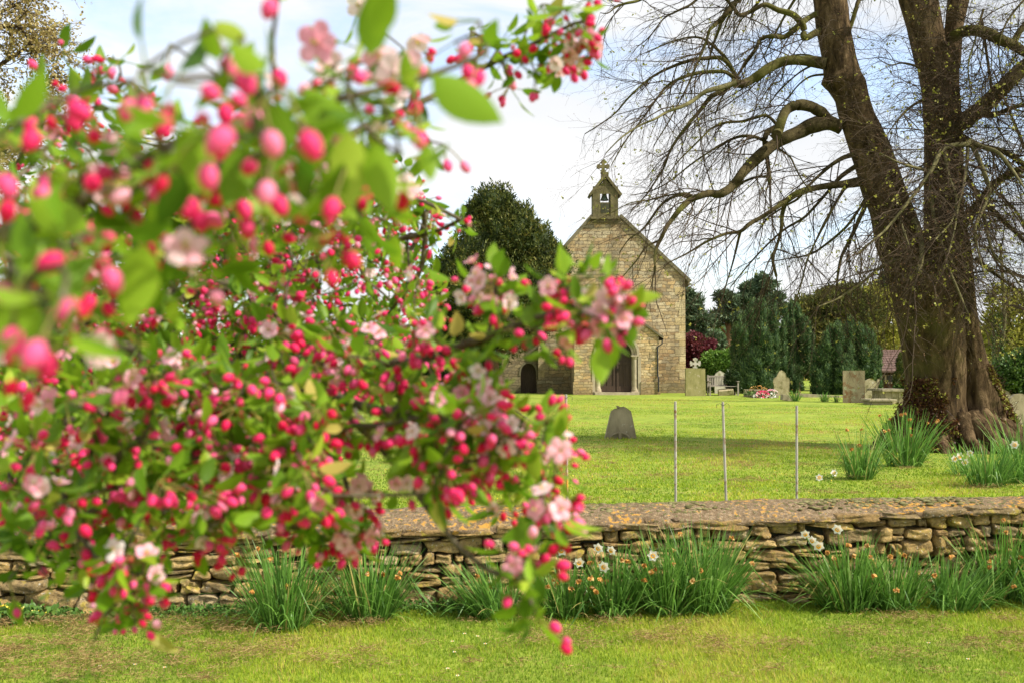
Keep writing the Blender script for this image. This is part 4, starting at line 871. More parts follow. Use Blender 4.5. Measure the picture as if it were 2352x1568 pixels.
limbs = [  # points (zoom units), r0, r1 (m), dY
 ([(1320, 335), (1220, 320), (1120, 318), (1040, 345), (980, 385), (930, 418), (880, 440), (830, 432)], .095, .06, -.6),
 ([(850, 435), (760, 460), (690, 480), (620, 530), (560, 560), (490, 585), (430, 620), (340, 660), (250, 720), (170, 800)], .045, .008, -1.2),
 ([(830, 440), (780, 475), (720, 505), (660, 580), (600, 650), (540, 730), (500, 800), (470, 880), (420, 960), (370, 1030), (300, 1100)], .045, .008, -.3),
 ([(850, 410), (820, 350), (770, 305), (700, 305), (620, 315), (540, 340), (470, 370), (400, 410), (340, 460), (280, 520), (220, 590), (140, 650), (60, 700)], .045, .007, .3),
 ([(845, 415), (800, 380), (740, 375), (640, 385), (560, 410), (490, 450), (440, 510), (390, 580), (330, 660), (270, 740), (200, 860)], .04, .007, -.8),
 ([(860, 410), (800, 310), (740, 250), (680, 205), (620, 195), (560, 205), (490, 225), (420, 260), (340, 290)], .03, .006, .8),
 ([(1275, 70), (1220, 100), (1160, 150), (1100, 195), (1040, 190), (980, 205), (950, 260), (900, 330), (860, 390), (820, 440), (770, 520), (740, 600)], .055, .012, .1),
 ([(1290, 165), (1260, 175), (1205, 200), (1200, 140), (1150, 80), (1070, 55), (1000, 25), (930, 60), (870, 80), (845, 55), (800, 0), (740, -60)], .065, .02, -.5),
 ([(870, 0), (830, 25), (790, 80), (740, 130), (710, 160), (690, 230), (650, 320), (610, 420), (560, 520), (490, 650), (420, 760)], .045, .007, -.7),
 ([(700, -60), (620, 20), (540, 60), (470, 100), (400, 190), (330, 250)], .03, .005, .2),
 ([(1000, -40), (960, 20), (880, 100), (840, 180), (790, 260)], .03, .006, .9),
 ([(420, -60), (350, 0), (270, 20), (220, 40), (180, 70), (140, 68)], .03, .006, -.5),
 ([(1400, 670), (1320, 640), (1240, 660), (1180, 690), (1110, 720), (1050, 755), (990, 800), (940, 845), (890, 895), (850, 950), (810, 990), (760, 1015), (710, 1010), (660, 1025), (610, 1045), (560, 1090), (520, 1140), (490, 1180), (460, 1240), (430, 1310), (425, 1420)], .13, .02, -1.8),
 ([(1330, 640), (1305, 600), (1280, 580), (1230, 555), (1170, 550), (1120, 570), (1090, 620), (1072, 680), (1060, 708)], .09, .07, -.9),
 ([(1072, 665), (1010, 695), (1000, 760), (1015, 850), (1025, 955)], .06, .03, -.2),
 ([(1060, 650), (1010, 605), (950, 615), (880, 635), (800, 640), (730, 665), (680, 710), (620, 770), (550, 840), (480, 930), (400, 1010)], .03, .006, -.7),
 ([(615, 1040), (560, 1018), (500, 1040), (450, 1080), (400, 1150), (350, 1210), (290, 1250), (240, 1320)], .035, .007, -.4),
 ([(1045, 765), (960, 720), (880, 712), (800, 740), (700, 800), (600, 870), (500, 950), (400, 1000), (300, 1020)], .03, .006, -.3),
 ([(630, 1035), (590, 1010), (500, 1020), (400, 1045), (300, 1060), (200, 1110), (80, 1170)], .02, .005, -.9),
 ([(860, 970), (900, 945), (960, 925), (1010, 925)], .03, .02, .4),
 ([(440, 1260), (380, 1290), (330, 1360), (270, 1430), (210, 1500)], .02, .006, -.4),
 ([(1520, 945), (1430, 960), (1340, 970), (1250, 985), (1170, 1010), (1110, 1050), (1050, 1090), (990, 1130), (920, 1170), (870, 1210), (800, 1220), (700, 1260), (600, 1320), (480, 1380)], .075, .01, -1.0),
 ([(1110, 1050), (1090, 1120), (1085, 1200), (1060, 1290), (1040, 1350), (1060, 1445)], .035, .02, -.5),
 ([(870, 1215), (850, 1300), (830, 1380), (800, 1480), (770, 1600)], .025, .007, .2),
 ([(1490, 805), (1420, 820), (1350, 860), (1280, 920), (1220, 980), (1170, 1040), (1100, 1080), (1000, 1150)], .045, .01, -.3),
 ([(1490, 860), (1400, 920), (1330, 1000), (1260, 1080), (1200, 1140), (1100, 1200), (1000, 1290), (900, 1400), (820, 1500)], .04, .008, .5),
 ([(1540, 1040), (1490, 1150), (1440, 1260), (1400, 1340), (1380, 1440), (1370, 1540), (1340, 1640)], .04, .012, -.5),
 ([(1430, 960), (1370, 1060), (1320, 1150), (1270, 1250), (1220, 1360), (1190, 1480), (1150, 1600)], .03, .008, -.8),
 ([(1540, 1000), (1500, 1080), (1420, 1190), (1300, 1290), (1230, 1330), (1130, 1350), (1000, 1370)], .03, .008, .6),
 ([(1300, 320), (1230, 290), (1150, 290), (1060, 320), (980, 370), (900, 430)], .018, .006, .4),
 ([(1310, 390), (1240, 400), (1180, 440), (1120, 510), (1060, 570), (980, 650)], .02, .006, .7),
 ([(1250, 340), (1180, 380), (1100, 450), (1040, 520), (960, 640), (900, 760)], .02, .006, .3),
 ([(1100, 340), (1085, 420), (1040, 440), (1010, 500), (990, 570)], .015, .006, -.3),
 ([(1060, 770), (1130, 820), (1160, 880), (1200, 950), (1240, 1000)], .02, .008, -.4),
 ([(1430, 190), (1460, 100), (1490, 0), (1530, -80)], .035, .03, .3),
 ([(2070, 735), (2050, 755), (1980, 760), (1920, 790), (1880, 870), (1830, 950), (1760, 1040), (1690, 1130), (1620, 1210), (1560, 1260), (1480, 1330)], .045, .012, -1.6),
 ([(2070, 740), (2110, 820), (2150, 920), (2170, 1020), (2100, 1180), (2110, 1300), (2150, 1440)], .045, .01, -1.5),
 ([(2070, 740), (2140, 770), (2220, 800), (2300, 900), (2352, 980)], .045, .012, -1.2),
 ([(1940, 800), (1960, 920), (2000, 1030), (1980, 1150), (1890, 1250)], .03, .01, -1.4),
 ([(2060, 760), (2050, 900), (2010, 1080), (1990, 1200), (1960, 1320)], .03, .008, -1.7),
 ([(1870, 1000), (1880, 1130), (1910, 1230), (1960, 1400), (2010, 1520), (2060, 1640)], .03, .012, -1.5),
 ([(1780, 1150), (1810, 1230), (1820, 1330), (1800, 1430)], .045, .035, -1.3),
 ([(1700, 1120), (1720, 1190), (1750, 1280)], .025, .012, -1.4),
 ([(2140, 1100), (2160, 1220), (2200, 1340), (2280, 1420), (2340, 1500)], .03, .01, -1.2),
 ([(1990, 190), (2040, 165), (2100, 160), (2160, 175), (2230, 210), (2300, 240), (2400, 300)], .095, .08, -.3),
 ([(2300, 240), (2320, 180), (2400, 80)], .06, .04, .3),
 ([(1930, 720), (2010, 650), (2100, 590), (2180, 520), (2270, 430), (2352, 350), (2450, 270)], .14, .11, -.4),
 ([(2100, 580), (2200, 600), (2300, 560), (2420, 540)], .06, .03, -.8),
 ([(1990, 1200), (2060, 1120), (2120, 1060), (2200, 960), (2300, 900), (2420, 860)], .08, .05, -.6),
 ([(2000, 700), (2120, 760), (2240, 790), (2352, 860), (2450, 930)], .05, .03, -1.0),
 ([(1980, 800), (2100, 1000), (2240, 1150), (2352, 1260), (2440, 1400)], .05, .02, -1.0),
 ([(1830, 520), (1760, 560), (1700, 620), (1640, 700)], .03, .008, -.9),
 ([(1800, 350), (1720, 330), (1650, 340), (1580, 300)], .02, .006, -.7),
 ([(1900, 900), (1800, 880), (1700, 850), (1600, 800)], .03, .008, -1.4),
 ([(1700, 1350), (1600, 1400), (1500, 1480), (1380, 1560), (1280, 1600)], .03, .008, -1.3),
 ([(2100, 1350), (2200, 1430), (2300, 1500), (2420, 1560)], .04, .01, -.9),
 ([(2130, 100), (2160, 300), (2190, 500), (2220, 650)], .025, .01, -.5),
 ([(2352, 0), (2260, 120), (2220, 260), (2240, 420)], .02, .008, -.6),
 ([(2140, 50), (2100, 200), (2060, 350), (2080, 500)], .02, .008, -1.0),
]
allp = []
for (pp, r0, r1, dY) in limbs:
    zz = Z4(pp); m = len(zz); nseg = (m-1)*4+1; T = np.linspace(0, m-1, nseg)
    # catmull-rom
    A = np.array(zz); out = []
    for t_ in T:
        k = min(int(t_), m-2); u = t_-k; p0, p1, p2, p3 = A[max(k-1, 0)], A[k], A[k+1], A[min(k+2, m-1)]
        out.append(.5*((2*p1)+(-p0+p2)*u+(2*p0-5*p1+4*p2-p3)*u*u+(-p0+3*p1-3*p2+p3)*u**3))
    st0 = -.1 if abs(dY) < 1.15 or r0 > .1 else -.75
    pts = np.array([P(q[0], q[1], Yt+st0+dY*(w/(nseg-1))+.06*math.sin(w*.7)) for w, q in enumerate(out)])
    rad = r0+(r1-r0)*np.linspace(0, 1, nseg)**.8; rad *= 1+.12*fbm(pts, 3, 5, 2)
    mb = MB(); tubes(mb, pts, rad, 9 if r0 > .03 else 6, cap=True)
    part(mb, 'limb', M['limb'] if dY > -1.15 or r0 > .1 else M['shoot'], lime, smooth=True)
    allp.append((pts, rad))
# crown above the picture: same tree, carries on upward
for q in range(28):
    sx = random.choice((1835, 2015, 2212)); sy = random.uniform(-900, -60); a = random.uniform(0, 6.28); p = P(sx+(random.uniform(-20, 20)), sy, Yt); ln = random.uniform(2.2, 4.6); d = np.array((math.cos(a), math.sin(a)*.8, random.uniform(.1, .7)))
    pts = [p]
    for k in range(12): d[2] -= .10; d += rng.normal(size=3)*.07; d /= np.linalg.norm(d); pts.append(pts[-1]+d*ln/12)
    pts = np.array(pts); rad = np.linspace(.07, .012, 13); mb = MB(); tubes(mb, pts, rad, 6); part(mb, 'limb', M['limb'], lime, smooth=True)
    allp.append((pts, rad)); limbs.append(([(1000, 0)], .07, .01, 0))
for sx, r_ in ((1845, .16), (2015, .12), (2212, .10)):
    mb = MB(); trunk(mb, [P(sx, -250, Yt+.1), P(sx-20, -600, Yt), P(sx+15, -950, Yt)], [r_, r_*.7, .04]); part(mb, 'stem', M['bark_lime'], lime, smooth=True)
# twigs grown level by level
def grow(p0, d0, ln, S, grav, wob, cur=0):
    B = len(p0); pts = np.empty((B, S, 3)); pts[:, 0] = p0; d = d0/np.linalg.norm(d0, axis=1, keepdims=True); st = (ln/(S-1))[:, None]
    for s in range(1, S):
        d = d+rng.normal(size=(B, 3))*wob+np.array((0, 0, grav)); d /= np.linalg.norm(d, axis=1, keepdims=True); pts[:, s] = pts[:, s-1]+d*st
    return pts
def children(pts, rad, per_m, ang, tmin=.12, side=None):
    """pick spots along parents; returns origin, direction, frac, radius"""
    B, S, _ = pts.shape; seg = np.linalg.norm(pts[:, 1:]-pts[:, :-1], axis=2).sum(1); n = rng.poisson(seg*per_m*(1-tmin))
    idx = np.repeat(np.arange(B), n); f = tmin+(1-tmin)*rng.random(len(idx)); u = f*(S-1); k = np.minimum(u.astype(int), S-2); w = (u-k)[:, None]
    o = pts[idx, k]*(1-w)+pts[idx, k+1]*w; T = pts[idx, k+1]-pts[idx, k]; T /= np.linalg.norm(T, axis=1, keepdims=True)+1e-9
    r = rng.normal(size=T.shape); r -= (r*T).sum(1, keepdims=True)*T; r /= np.linalg.norm(r, axis=1, keepdims=True)
    a = rng.uniform(ang[0], ang[1], len(idx))[:, None]; d = T*np.cos(a)+r*np.sin(a); rr = rad[idx, k]
    return o, d, f, rr
O1, D1, R1, X1 = [], [], [], []
for (pts, rad), (pp, r0, r1, dY) in zip(allp, limbs):
    dens = 4.3 if pp[0][0] < 1600 else 9.5
    o, d, f, rr = children(pts[None], rad[None], dens, (.35, 1.1), .12); O1.append(o); D1.append(d); R1.append(rr)
    # keep the limb's own end running on as finer wood
    O1.append(pts[-1:]); D1.append((pts[-1]-pts[-3])[None]); R1.append(rad[-1:])
# extra shoots straight from the big stems and crotch
for (n, xa_, xb_, ya_, yb_) in ((150, 2060, 2230, 250, 700), (50, 1900, 2080, 50, 560), (110, 2080, 2220, -50, 300), (200, 2150, 2260, 180, 700)):
    for q in range(n):
        y_ = random.uniform(ya_, yb_); fr = (y_-ya_)/(yb_-ya_); x_ = random.uniform(xa_, xb_) if n != 50 else 1905+fr*130+random.uniform(-30, 30)
        O1.append(P(x_, y_, Yt-.35)[None]); D1.append(np.array([[random.uniform(-1.2, 1.2), random.uniform(-.9, .1), random.uniform(-.1, .6)]])); R1.append(np.array([.014]))
O1 = np.concatenate(O1); D1 = np.concatenate(D1); R1 = np.concatenate(R1)
D1 = D1+np.array((0, 0, -.10)); n1 = len(O1)
ln1 = rng.uniform(.6, 2.1, n1)*np.clip(R1/.03, .55, 1.25)
P1 = grow(O1, D1, ln1, 9, -.055, .13); r1_ = np.minimum(R1*.5, .011)[:, None]*np.linspace(1, .3, 9)[None]
O2, D2, f2, rr2 = children(P1, r1_, 8.0, (.3, .9), .08)
P2 = grow(O2, D2+np.array((0, 0, -.06)), rng.uniform(.2, .75, len(O2)), 6, -.05, .15); r2_ = np.clip(rr2*.6, .0018, .0045)[:, None]*np.linspace(1, .4, 6)[None]
O3, D3, f3, rr3 = children(P2, r2_, 5.5, (.4, 1.0), .15)
P3 = grow(O3, D3, rng.uniform(.06, .26, len(O3)), 4, .0, .18); r3_ = np.full((len(O3), 4), .0013)*np.linspace(1, .6, 4)
mb = MB(); tubes(mb, P1, r1_, 4); tubes(mb, P2, r2_, 3); tubes(mb, P3, r3_, 3)
tw = part(mb, 'twigs', M['twig'], lime); tw['kind'] = 'stuff'
print('lime twigs', n1, len(O2), len(O3))
tips = np.concatenate([P3[:, -1], P2[:, -1]]); tips = tips[rng.random(len(tips)) < .8]; m = len(tips)
mb = MB(); scatter(mb, TRI[0], TRI[1], tips, frames(rdir(m)), rng.uniform(.010, .022, m), rng.random(m))
M['budscale'] = leafmat('leaf_buds', [(0, (.18, .06, .04)), (.6, (.30, .15, .06)), (1, (.30, .30, .06))], .2); o = part(mb, 'leaf_buds', M['budscale'], lime); o['kind'] = 'stuff'
sel = tips[rng.random(m) < .075]; sel = np.concatenate([sel+rng.normal(size=sel.shape)*.012 for _ in range(4)]); m = len(sel)
mb = MB(); scatter(mb, LEAF[0]*np.array([1.5, 1, 1]), LEAF[1], sel, frames(rdir(m, -.3)), rng.uniform(.018, .040, m), rng.random(m)); o = part(mb, 'young_leaves', M['spring'], lime); o['kind'] = 'stuff'
# basal growth: reddish brown with yellow green leaves hugging the foot of the trunk
M['basal'] = leafmat('basal_leaves', [(0, (.05, .022, .010)), (.4, (.13, .05, .02)), (.6, (.19, .12, .03)), (.8, (.26, .27, .04)), (1, (.45, .45, .08))], .3, .5)
def basal(rows, Yc, a0, a1, py0, py1, n, tl):
    ys_ = np.array([r[0] for r in rows], float); o = np.argsort(ys_); py = py1-(py1-py0)*rng.random(n)**1.35; a = rng.uniform(a0, a1, n)
    l = np.interp(py, ys_[o], np.array([r[1] for r in rows], float)[o]); r = np.interp(py, ys_[o], np.array([r[2] for r in rows], float)[o])
    c = np.array([P((x1+x2)/2, q, Yc) for x1, x2, q in zip(l, r, py)]); low = np.clip((py-860)/170., 0, 1); am = (a-a0)/(a1-a0)
    q_ = np.stack([a*2.5, py*.02, 0*a], -1); keep = fbm(q_, 1.2, 31, 3)+.9*np.minimum(am, 1-am)*2+low*.5 > .35
    R0 = (r-l)/2/F*c[:, 1]*(1.02+.12*low+rng.random(n)**2*(.10+.16*low)); p = np.stack([c[:, 0]+R0*np.cos(a), c[:, 1]+R0*np.sin(a), c[:, 2]+rng.normal(0, .02, n)], -1)[keep]
    g_ = fbm(p, 3, 4, 3); m = len(p); return p, np.where(rng.random(m) < tl+.12*g_, rng.uniform(.7, 1, m), rng.uniform(0, .6, m))
LL = [(1050, 2035, 2240), (1020, 2048, 2225), (990, 2058, 2218), (960, 2068, 2212), (917, 2080, 2210), (861, 2081, 2212)]; LR = [(1050, 2185, 2350), (1020, 2192, 2338), (991, 2198, 2322), (917, 2203, 2298), (861, 2205, 2277), (824, 2204, 2264)]
mb = MB()
for a in ((LL, Yt, -3.5, -1.25, 870, 1025, 17000, .17), (LR, Yt+.1, -1.1, .5, 840, 1035, 15000, .38), (LR, Yt+.1, -1.9, -1.2, 960, 1020, 1500, .15)):
    p, t_ = basal(*a); m = len(p); scatter(mb, LEAF[0]*np.array([1.4, 1, 1]), LEAF[1], p, frames(rdir(m, -.2)), rng.uniform(.015, .05, m), t_)
    k_ = rng.random(m) < .05; o_ = p[k_]; tubes(mb, grow(o_, rdir(len(o_), .5)+np.array((0, -.5, 0)), rng.uniform(.06, .22, len(o_)), 4, .05, .2), np.full((len(o_), 4), .0025), 3, .1)
o = part(mb, 'basal_shoots', M['basal'], lime); o['kind'] = 'stuff'

# ------------------------------------------------------------------ budding tree at upper left
def twiggy(name, label, Y, base_px, limbs_px, mat_leaf, leafn=.5, lsize=.07, r=.02, d1=3, d2=5):
    b = ongr(base_px, Y); t = thing(name, label, 'tree', tuple(b)); mb = MB(); O = []; D = []; R = []
    trunk(mb, [b+(0, 0, -.1), P(base_px, 500, Y), P(base_px-20, 100, Y), P(base_px-20, -300, Y)], [.45, .35, .25, .12], 12); part(mb, 'trunk', M['limb'], t, smooth=True)
    mb = MB()
    for pp in limbs_px:
        A = np.array([P(x, y, Y+q*.4) for q, (x, y) in enumerate(pp)]); T = np.linspace(0, len(A)-1, len(A)*4); A = np.stack([np.interp(T, range(len(A)), A[:, k]) for k in range(3)], 1)
        rad = np.linspace(.09, .02, len(A)); tubes(mb, A, rad, 6); o, d, f, rr = children(A[None], rad[None], d1, (.3, 1.1), .1); O.append(o); D.append(d); R.append(rr)
    O = np.concatenate(O); D = np.concatenate(D); n = len(O)
    p1 = grow(O, D, rng.uniform(.6, 1.7, n), 7, -.02, .15); q1 = np.full((n, 7), .012)*np.linspace(1, .4, 7); o2, d2_, _, rr = children(p1, q1, d2, (.4, 1.1), .1)
    p2 = grow(o2, d2_, rng.uniform(.2, .7, len(o2)), 5, -.02, .2); q2 = np.full((len(o2), 5), .006)*np.linspace(1, .5, 5); tubes(mb, p1, q1, 4); tubes(mb, p2, q2, 3)
    part(mb, 'branches', M['twig'], t)
    l = p2[:, 1:].reshape(-1, 3); l = np.concatenate([l+rng.normal(size=l.shape)*.05 for _ in range(2)]); l = l[rng.random(len(l)) < leafn]; m = len(l)
    mb = MB(); scatter(mb, LEAF[0], LEAF[1], l, frames(rdir(m)), rng.uniform(.5, 1.2, m)*lsize, rng.random(m)); o = part(mb, 'crown', mat_leaf, t); o['kind'] = 'stuff'
twiggy('budding_tree', 'tree in amber spring bud at the top left corner', 24, -160, [[(-160, 420), (-80, 330), (0, 280), (60, 240), (110, 190)], [(-160, 300), (-80, 200), (0, 150), (60, 110), (90, 70)], [(-170, 200), (-80, 80), (0, 30), (60, 0)], [(-160, 480), (-60, 400), (20, 330), (60, 300)], [(-170, 60), (-90, -60), (0, -90), (70, -80)], [(-60, 330), (0, 360), (30, 330)], [(-80, 150), (-20, 60), (40, 60), (80, 100)]], M['amber'], .95, .10, d1=9, d2=8)
twiggy('bare_tree', 'sparse leafing tree behind the lime at the right edge', 34, 2430, [[(2430, 700), (2380, 560), (2330, 480), (2270, 420)], [(2430, 640), (2360, 640), (2300, 620), (2260, 560)], [(2430, 760), (2380, 720), (2320, 700), (2280, 680)], [(2430, 500), (2370, 380), (2320, 260), (2280, 160)]], M['spring'], .25, .09, d1=3.5, d2=4.5)

# ------------------------------------------------------------------ daffodil clumps
NPET = np.array([(0, 0, 0), (.3, .25, .03), (.34, .6, .06), (0, 1, .02), (-.34, .6, .06), (-.3, .25, .03)])
def narcissus(mb, p, face, size, wilt=False):
    fr = frames(np.array([face]))[0]; x, n_, z = fr[:, 0], fr[:, 1], fr[:, 2]
    if wilt:
        m = 14; d = rdir(m)*.6+np.array(face)*.5+np.array((0, 0, -.5)); scatter(mb, NPET, LEAF[1], np.repeat([p], m, 0), frames(d), size*rng.uniform(.3, .55, m), rng.random(m), 2); return
    for k in range(6):
        a = k*math.pi/3; d = math.cos(a)*x+math.sin(a)*z; s = np.cross(n_, d); R = np.stack([s, d+.12*n_, n_], -1)[None]
        scatter(mb, NPET, LEAF[1], p[None]+(.002 if k % 2 else 0)*n_, R, np.array([size*.5]), np.array([random.random()]), 0)
    cp_ = np.array([p, p+n_*size*.1, p+n_*size*.2]); tubes(mb, cp_, [size*.11, size*.14, size*.19], 9, .5, 1)
def clump(px, Y, w, h, n, lean, label, flowers=0, wilts=0, grp='daffodil clumps along the wall foot', back=False, lw=.0085, pal=None, fl=None, depth=.5):
    n = int(n*1.5); b = ongr(px, Y); s = Y/F; W = w/2*s; H = h*s*1.16; rx, ry = W*.5, min(W*.42, .13)
    t = thing('daffodil_clump', label, 'daffodils', tuple(b), grp)
    a = rng.uniform(0, 6.28, n); q = np.sqrt(rng.random(n)); p0 = np.stack([b[0]+np.cos(a)*q*rx, b[1]+np.sin(a)*q*ry, np.zeros(n)], -1); p0[:, 2] = ground(p0[:, 0], p0[:, 1])-.02
    out = np.stack([np.cos(a), np.sin(a)*depth, np.zeros(n)], -1)*q[:, None]*.48+rng.normal(size=(n, 3))*.16; out[:, 2] = 1; out[:, 0] += lean
    ln = H*rng.uniform(.55, 1.12, n)*np.where(rng.random(n) < .12, .6, 1); flop = rng.random(n) < .16
    out[flop] += np.stack([rng.uniform(-1.1, 1.1, n), rng.uniform(-1, .3, n), np.zeros(n)], -1)[flop]
    S = 9; pts = np.empty((n, S, 3)); pts[:, 0] = p0; d = out/np.linalg.norm(out, axis=1, keepdims=True); g_ = np.where(flop, -.30, -rng.uniform(.015, .13, n))
    hz = np.stack([d[:, 0], d[:, 1], 0*d[:, 0]], -1)
    for k in range(1, S):
        pts[:, k] = pts[:, k-1]+d*(ln/(S-1))[:, None]; d = d+hz*.05; d[:, 2] += g_*(k/S)*1.3; d /= np.linalg.norm(d, axis=1, keepdims=True)
    tp = rng.random(n) < .12
    for k in range(5, S): pts[tp, k, 2] = pts[tp, 5, 2]-(k-5)*ln[tp]/S*.9   # folded over tips
    pts[:, :, 2] = np.maximum(pts[:, :, 2], b[2]+.004)
    sd = np.cross(hz+rng.normal(size=(n, 3))*.3, np.array((0, 0, 1.))); sd /= np.linalg.norm(sd, axis=1, keepdims=True)+1e-6
    wd = lw*rng.uniform(.7, 1.25, n)[:, None]*np.array([.8, .95, 1, 1, 1, .95, .85, .6, .15])[None]
    V = np.stack([pts-sd[:, None]*wd[..., None]/2, pts+sd[:, None]*wd[..., None]/2], 2).reshape(-1, 3)
    bs = (np.arange(n)*S*2)[:, None]+(np.arange(S-1)*2)[None]; f = np.stack([bs, bs+1, bs+3, bs+2], -1).reshape(-1, 4)
    tt = np.clip(rng.normal(.42, .2, n), 0, .93); tt[rng.random(n) < .03] = 1
    mb = MB(); mb.add(V, f, np.repeat(tt, S-1)); part(mb, 'leaves', M['daff'], t, smooth=True)
    for k in range(flowers+wilts):
        wl_ = k >= flowers
        if fl and not wl_: tip = P(fl[k][0], fl[k][1], Y-(.22 if Y < 8 else .35)+random.uniform(-.06, .06)); 
        else: tip = np.array((b[0]+random.uniform(-.9, .9)*W+lean*H*.5, b[1]+random.uniform(-.3, .0), b[2]+H*random.uniform(.45, .98)))
        r0 = np.array((b[0]+(tip[0]-b[0])*.3, b[1], b[2])); mid = (r0+tip)/2+(tip-r0)*.12*np.array((-1, 0, 0))+(0, 0, .02)
        face = np.array((random.uniform(-.6, .6), -1, random.uniform(-.4, .25)))
        mb = MB(); st = np.stack([(1-u)**2*r0+2*u*(1-u)*mid+u*u*tip for u in np.linspace(0, 1, 7)]); tubes(mb, st, [.0032]*7, 5, .5, 3)
        narcissus(mb, tip, face, random.uniform(.062, .08)*(1 if Y < 8 else 1.35) if not wl_ else .062*(1 if Y < 8 else 1.2), wl_)
        part(mb, 'flower', [M['narc'], M['cup'], M['wilt'], M['daff']], t)
g1 = 'daffodil clumps along the wall foot'
clump(655, 6.02, 200, 185, 230, -.02, 'tall arching leafy clump, leftmost along the wall', 0, 6)
clump(850, 6.2, 190, 160, 230, .03, 'upright bright green clump just right of the leftmost one', 0, 7)
clump(1135, 6.3, 190, 125, 190, -.35, 'clump flopping leftwards at the tip of the long blossom branch', 0, 4)
clump(1300, 6.32, 165, 125, 200, -.05, 'clump with pale frilly narcissus heads left of the wide bed', 5, 7, fl=[(1375, 1257), (1330, 1290), (1405, 1262), (1290, 1262), (1388, 1300)])
clump(1410, 6.3, 150, 140, 200, 0, 'clump in the middle of the wide bed with drooping yellow heads', 1, 9, fl=[(1500, 1275)])
clump(1530, 6.35, 170, 165, 230, .02, 'clump with withered orange heads in the right half of the wide bed', 0, 6)
clump(1615, 6.4, 190, 180, 290, .10, 'tallest and darkest clump at the right end of the wide bed', 0, 4)
clump(1940, 6.5, 190, 150, 240, -.18, 'clump with four white orange centred narcissi against the wall', 4, 7, fl=[(1849, 1225), (1866, 1240), (1880, 1252), (1924, 1214)])
clump(2050, 6.5, 170, 125, 220, .03, 'dense low clump right of the white narcissi', 0, 4)
clump(2190, 6.5, 220, 120, 230, .40, 'clump sprawling rightwards over the grass', 0, 3)
clump(2300, 6.75, 220, 170, 260, .05, 'tall clump against the wall at the right edge', 0, 6)
clump(2400, 6.5, 200, 150, 160, .1, 'clump cut off by the right picture edge', 0, 0)
g2 = 'daffodil clumps on the lawn by the lime'
clump(1972, 11.4, 115, 105, 130, .02, 'upright clump with dried heads, leftmost before the lime trunk', 0, 5, g2, lw=.011)
clump(2075, 12.9, 150, 115, 190, .05, 'large clump with orange withered heads at the foot of the lime', 0, 14, g2, lw=.011)
clump(2215, 11.7, 120, 70, 30, -.1, 'sparse clump bearing a bunch of white double narcissi', 4, 0, g2, lw=.012, fl=[(2203, 1047), (2228, 1040), (2215, 1060), (2192, 1052)])
clump(2265, 10.6, 150, 95, 170, .0, 'low bright clump just behind the wall at right', 0, 0, g2, lw=.010)
clump(2345, 10.9, 120, 140, 110, .0, 'taller clump behind the wall at the right edge', 1, 1, g2, lw=.010, fl=[(2330, 1020)])
clump(1895, 11.6, 60, 22, 6, -.5, 'stray pair of white narcissi lying in the grass', 2, 0, g2, lw=.008, fl=[(1882, 1096), (1915, 1085)])
g3 = 'small daffodil tufts by the graves'
clump(1826, 38, 26, 26, 30, 0, 'small tuft beside the fallen dark stone', 0, 4, g3, lw=.03)
clump(1893, 37.5, 28, 24, 34, 0, 'small tuft left of the tall rectangular slab', 0, 0, g3, lw=.03)
clump(1920, 37, 18, 20, 16, 0, 'tiny tuft touching the tall rectangular slab', 0, 0, g3, lw=.03)
clump(765, 25, 90, 36, 90, 0, 'leafy tuft on the lawn behind the blossom', 0, 0, 'daffodil tufts behind the blossom', lw=.02)

# small plants and litter
b = ongr(40, 6.2); t = thing('primrose_patch', 'low patch of leafy yellow primroses at the wall foot far left', 'flowers', tuple(b))
mb = MB(); m = 900; pp = np.stack([b[0]+rng.normal(0, .11, m), 6.2+rng.normal(0, .06, m), rng.uniform(0, .07, m)], -1); scatter(mb, LEAF[0]*np.array([1.5, 1, 1]), LEAF[1], pp, frames(rdir(m, .5)), rng.uniform(.02, .04, m), rng.random(m)); part(mb, 'leaves', M['weed'], t)
mb = MB()
for k in range(26):
    c = np.array((b[0]+random.gauss(0, .12), 6.16+random.gauss(0, .05), random.uniform(.05, .09))); d = np.array([(math.cos(a), math.sin(a)*.6, .5) for a in np.arange(5)*1.257]); scatter(mb, NPET*1.3, LEAF[1], np.repeat([c], 5, 0), frames(d, (0, 0, 1)), np.full(5, random.choice((.012, .02))), np.full(5, random.random()))
M['prim'] = leafmat('primrose_petals', [(0, (.8, .6, .03)), (.6, (.85, .75, .1)), (1, (.9, .88, .6))], .3); part(mb, 'flowers', M['prim'], t)
t = MB(); m = 14000; x = rng.uniform(-4.6, 4.6, m); yy = wallY(x)-np.abs(rng.normal(0, .10, m))-.02; k_ = fbm(np.stack([x, yy, 0*x], -1), 2.2, 8, 3) > -.1; x = x[k_]; yy = yy[k_]; m = len(x)
scatter(t, LEAF[0]*np.array([1.2, 1, 1]), LEAF[1], np.stack([x, yy, ground(x, yy)+rng.uniform(0, .05, m)], -1), frames(rdir(m, .8)), rng.uniform(.012, .03, m), rng.random(m)); tag(t.build('wall_foot_weeds', M['weed']), 'small leafy weeds along the foot of the dry stone wall', 'weeds', kind='stuff')
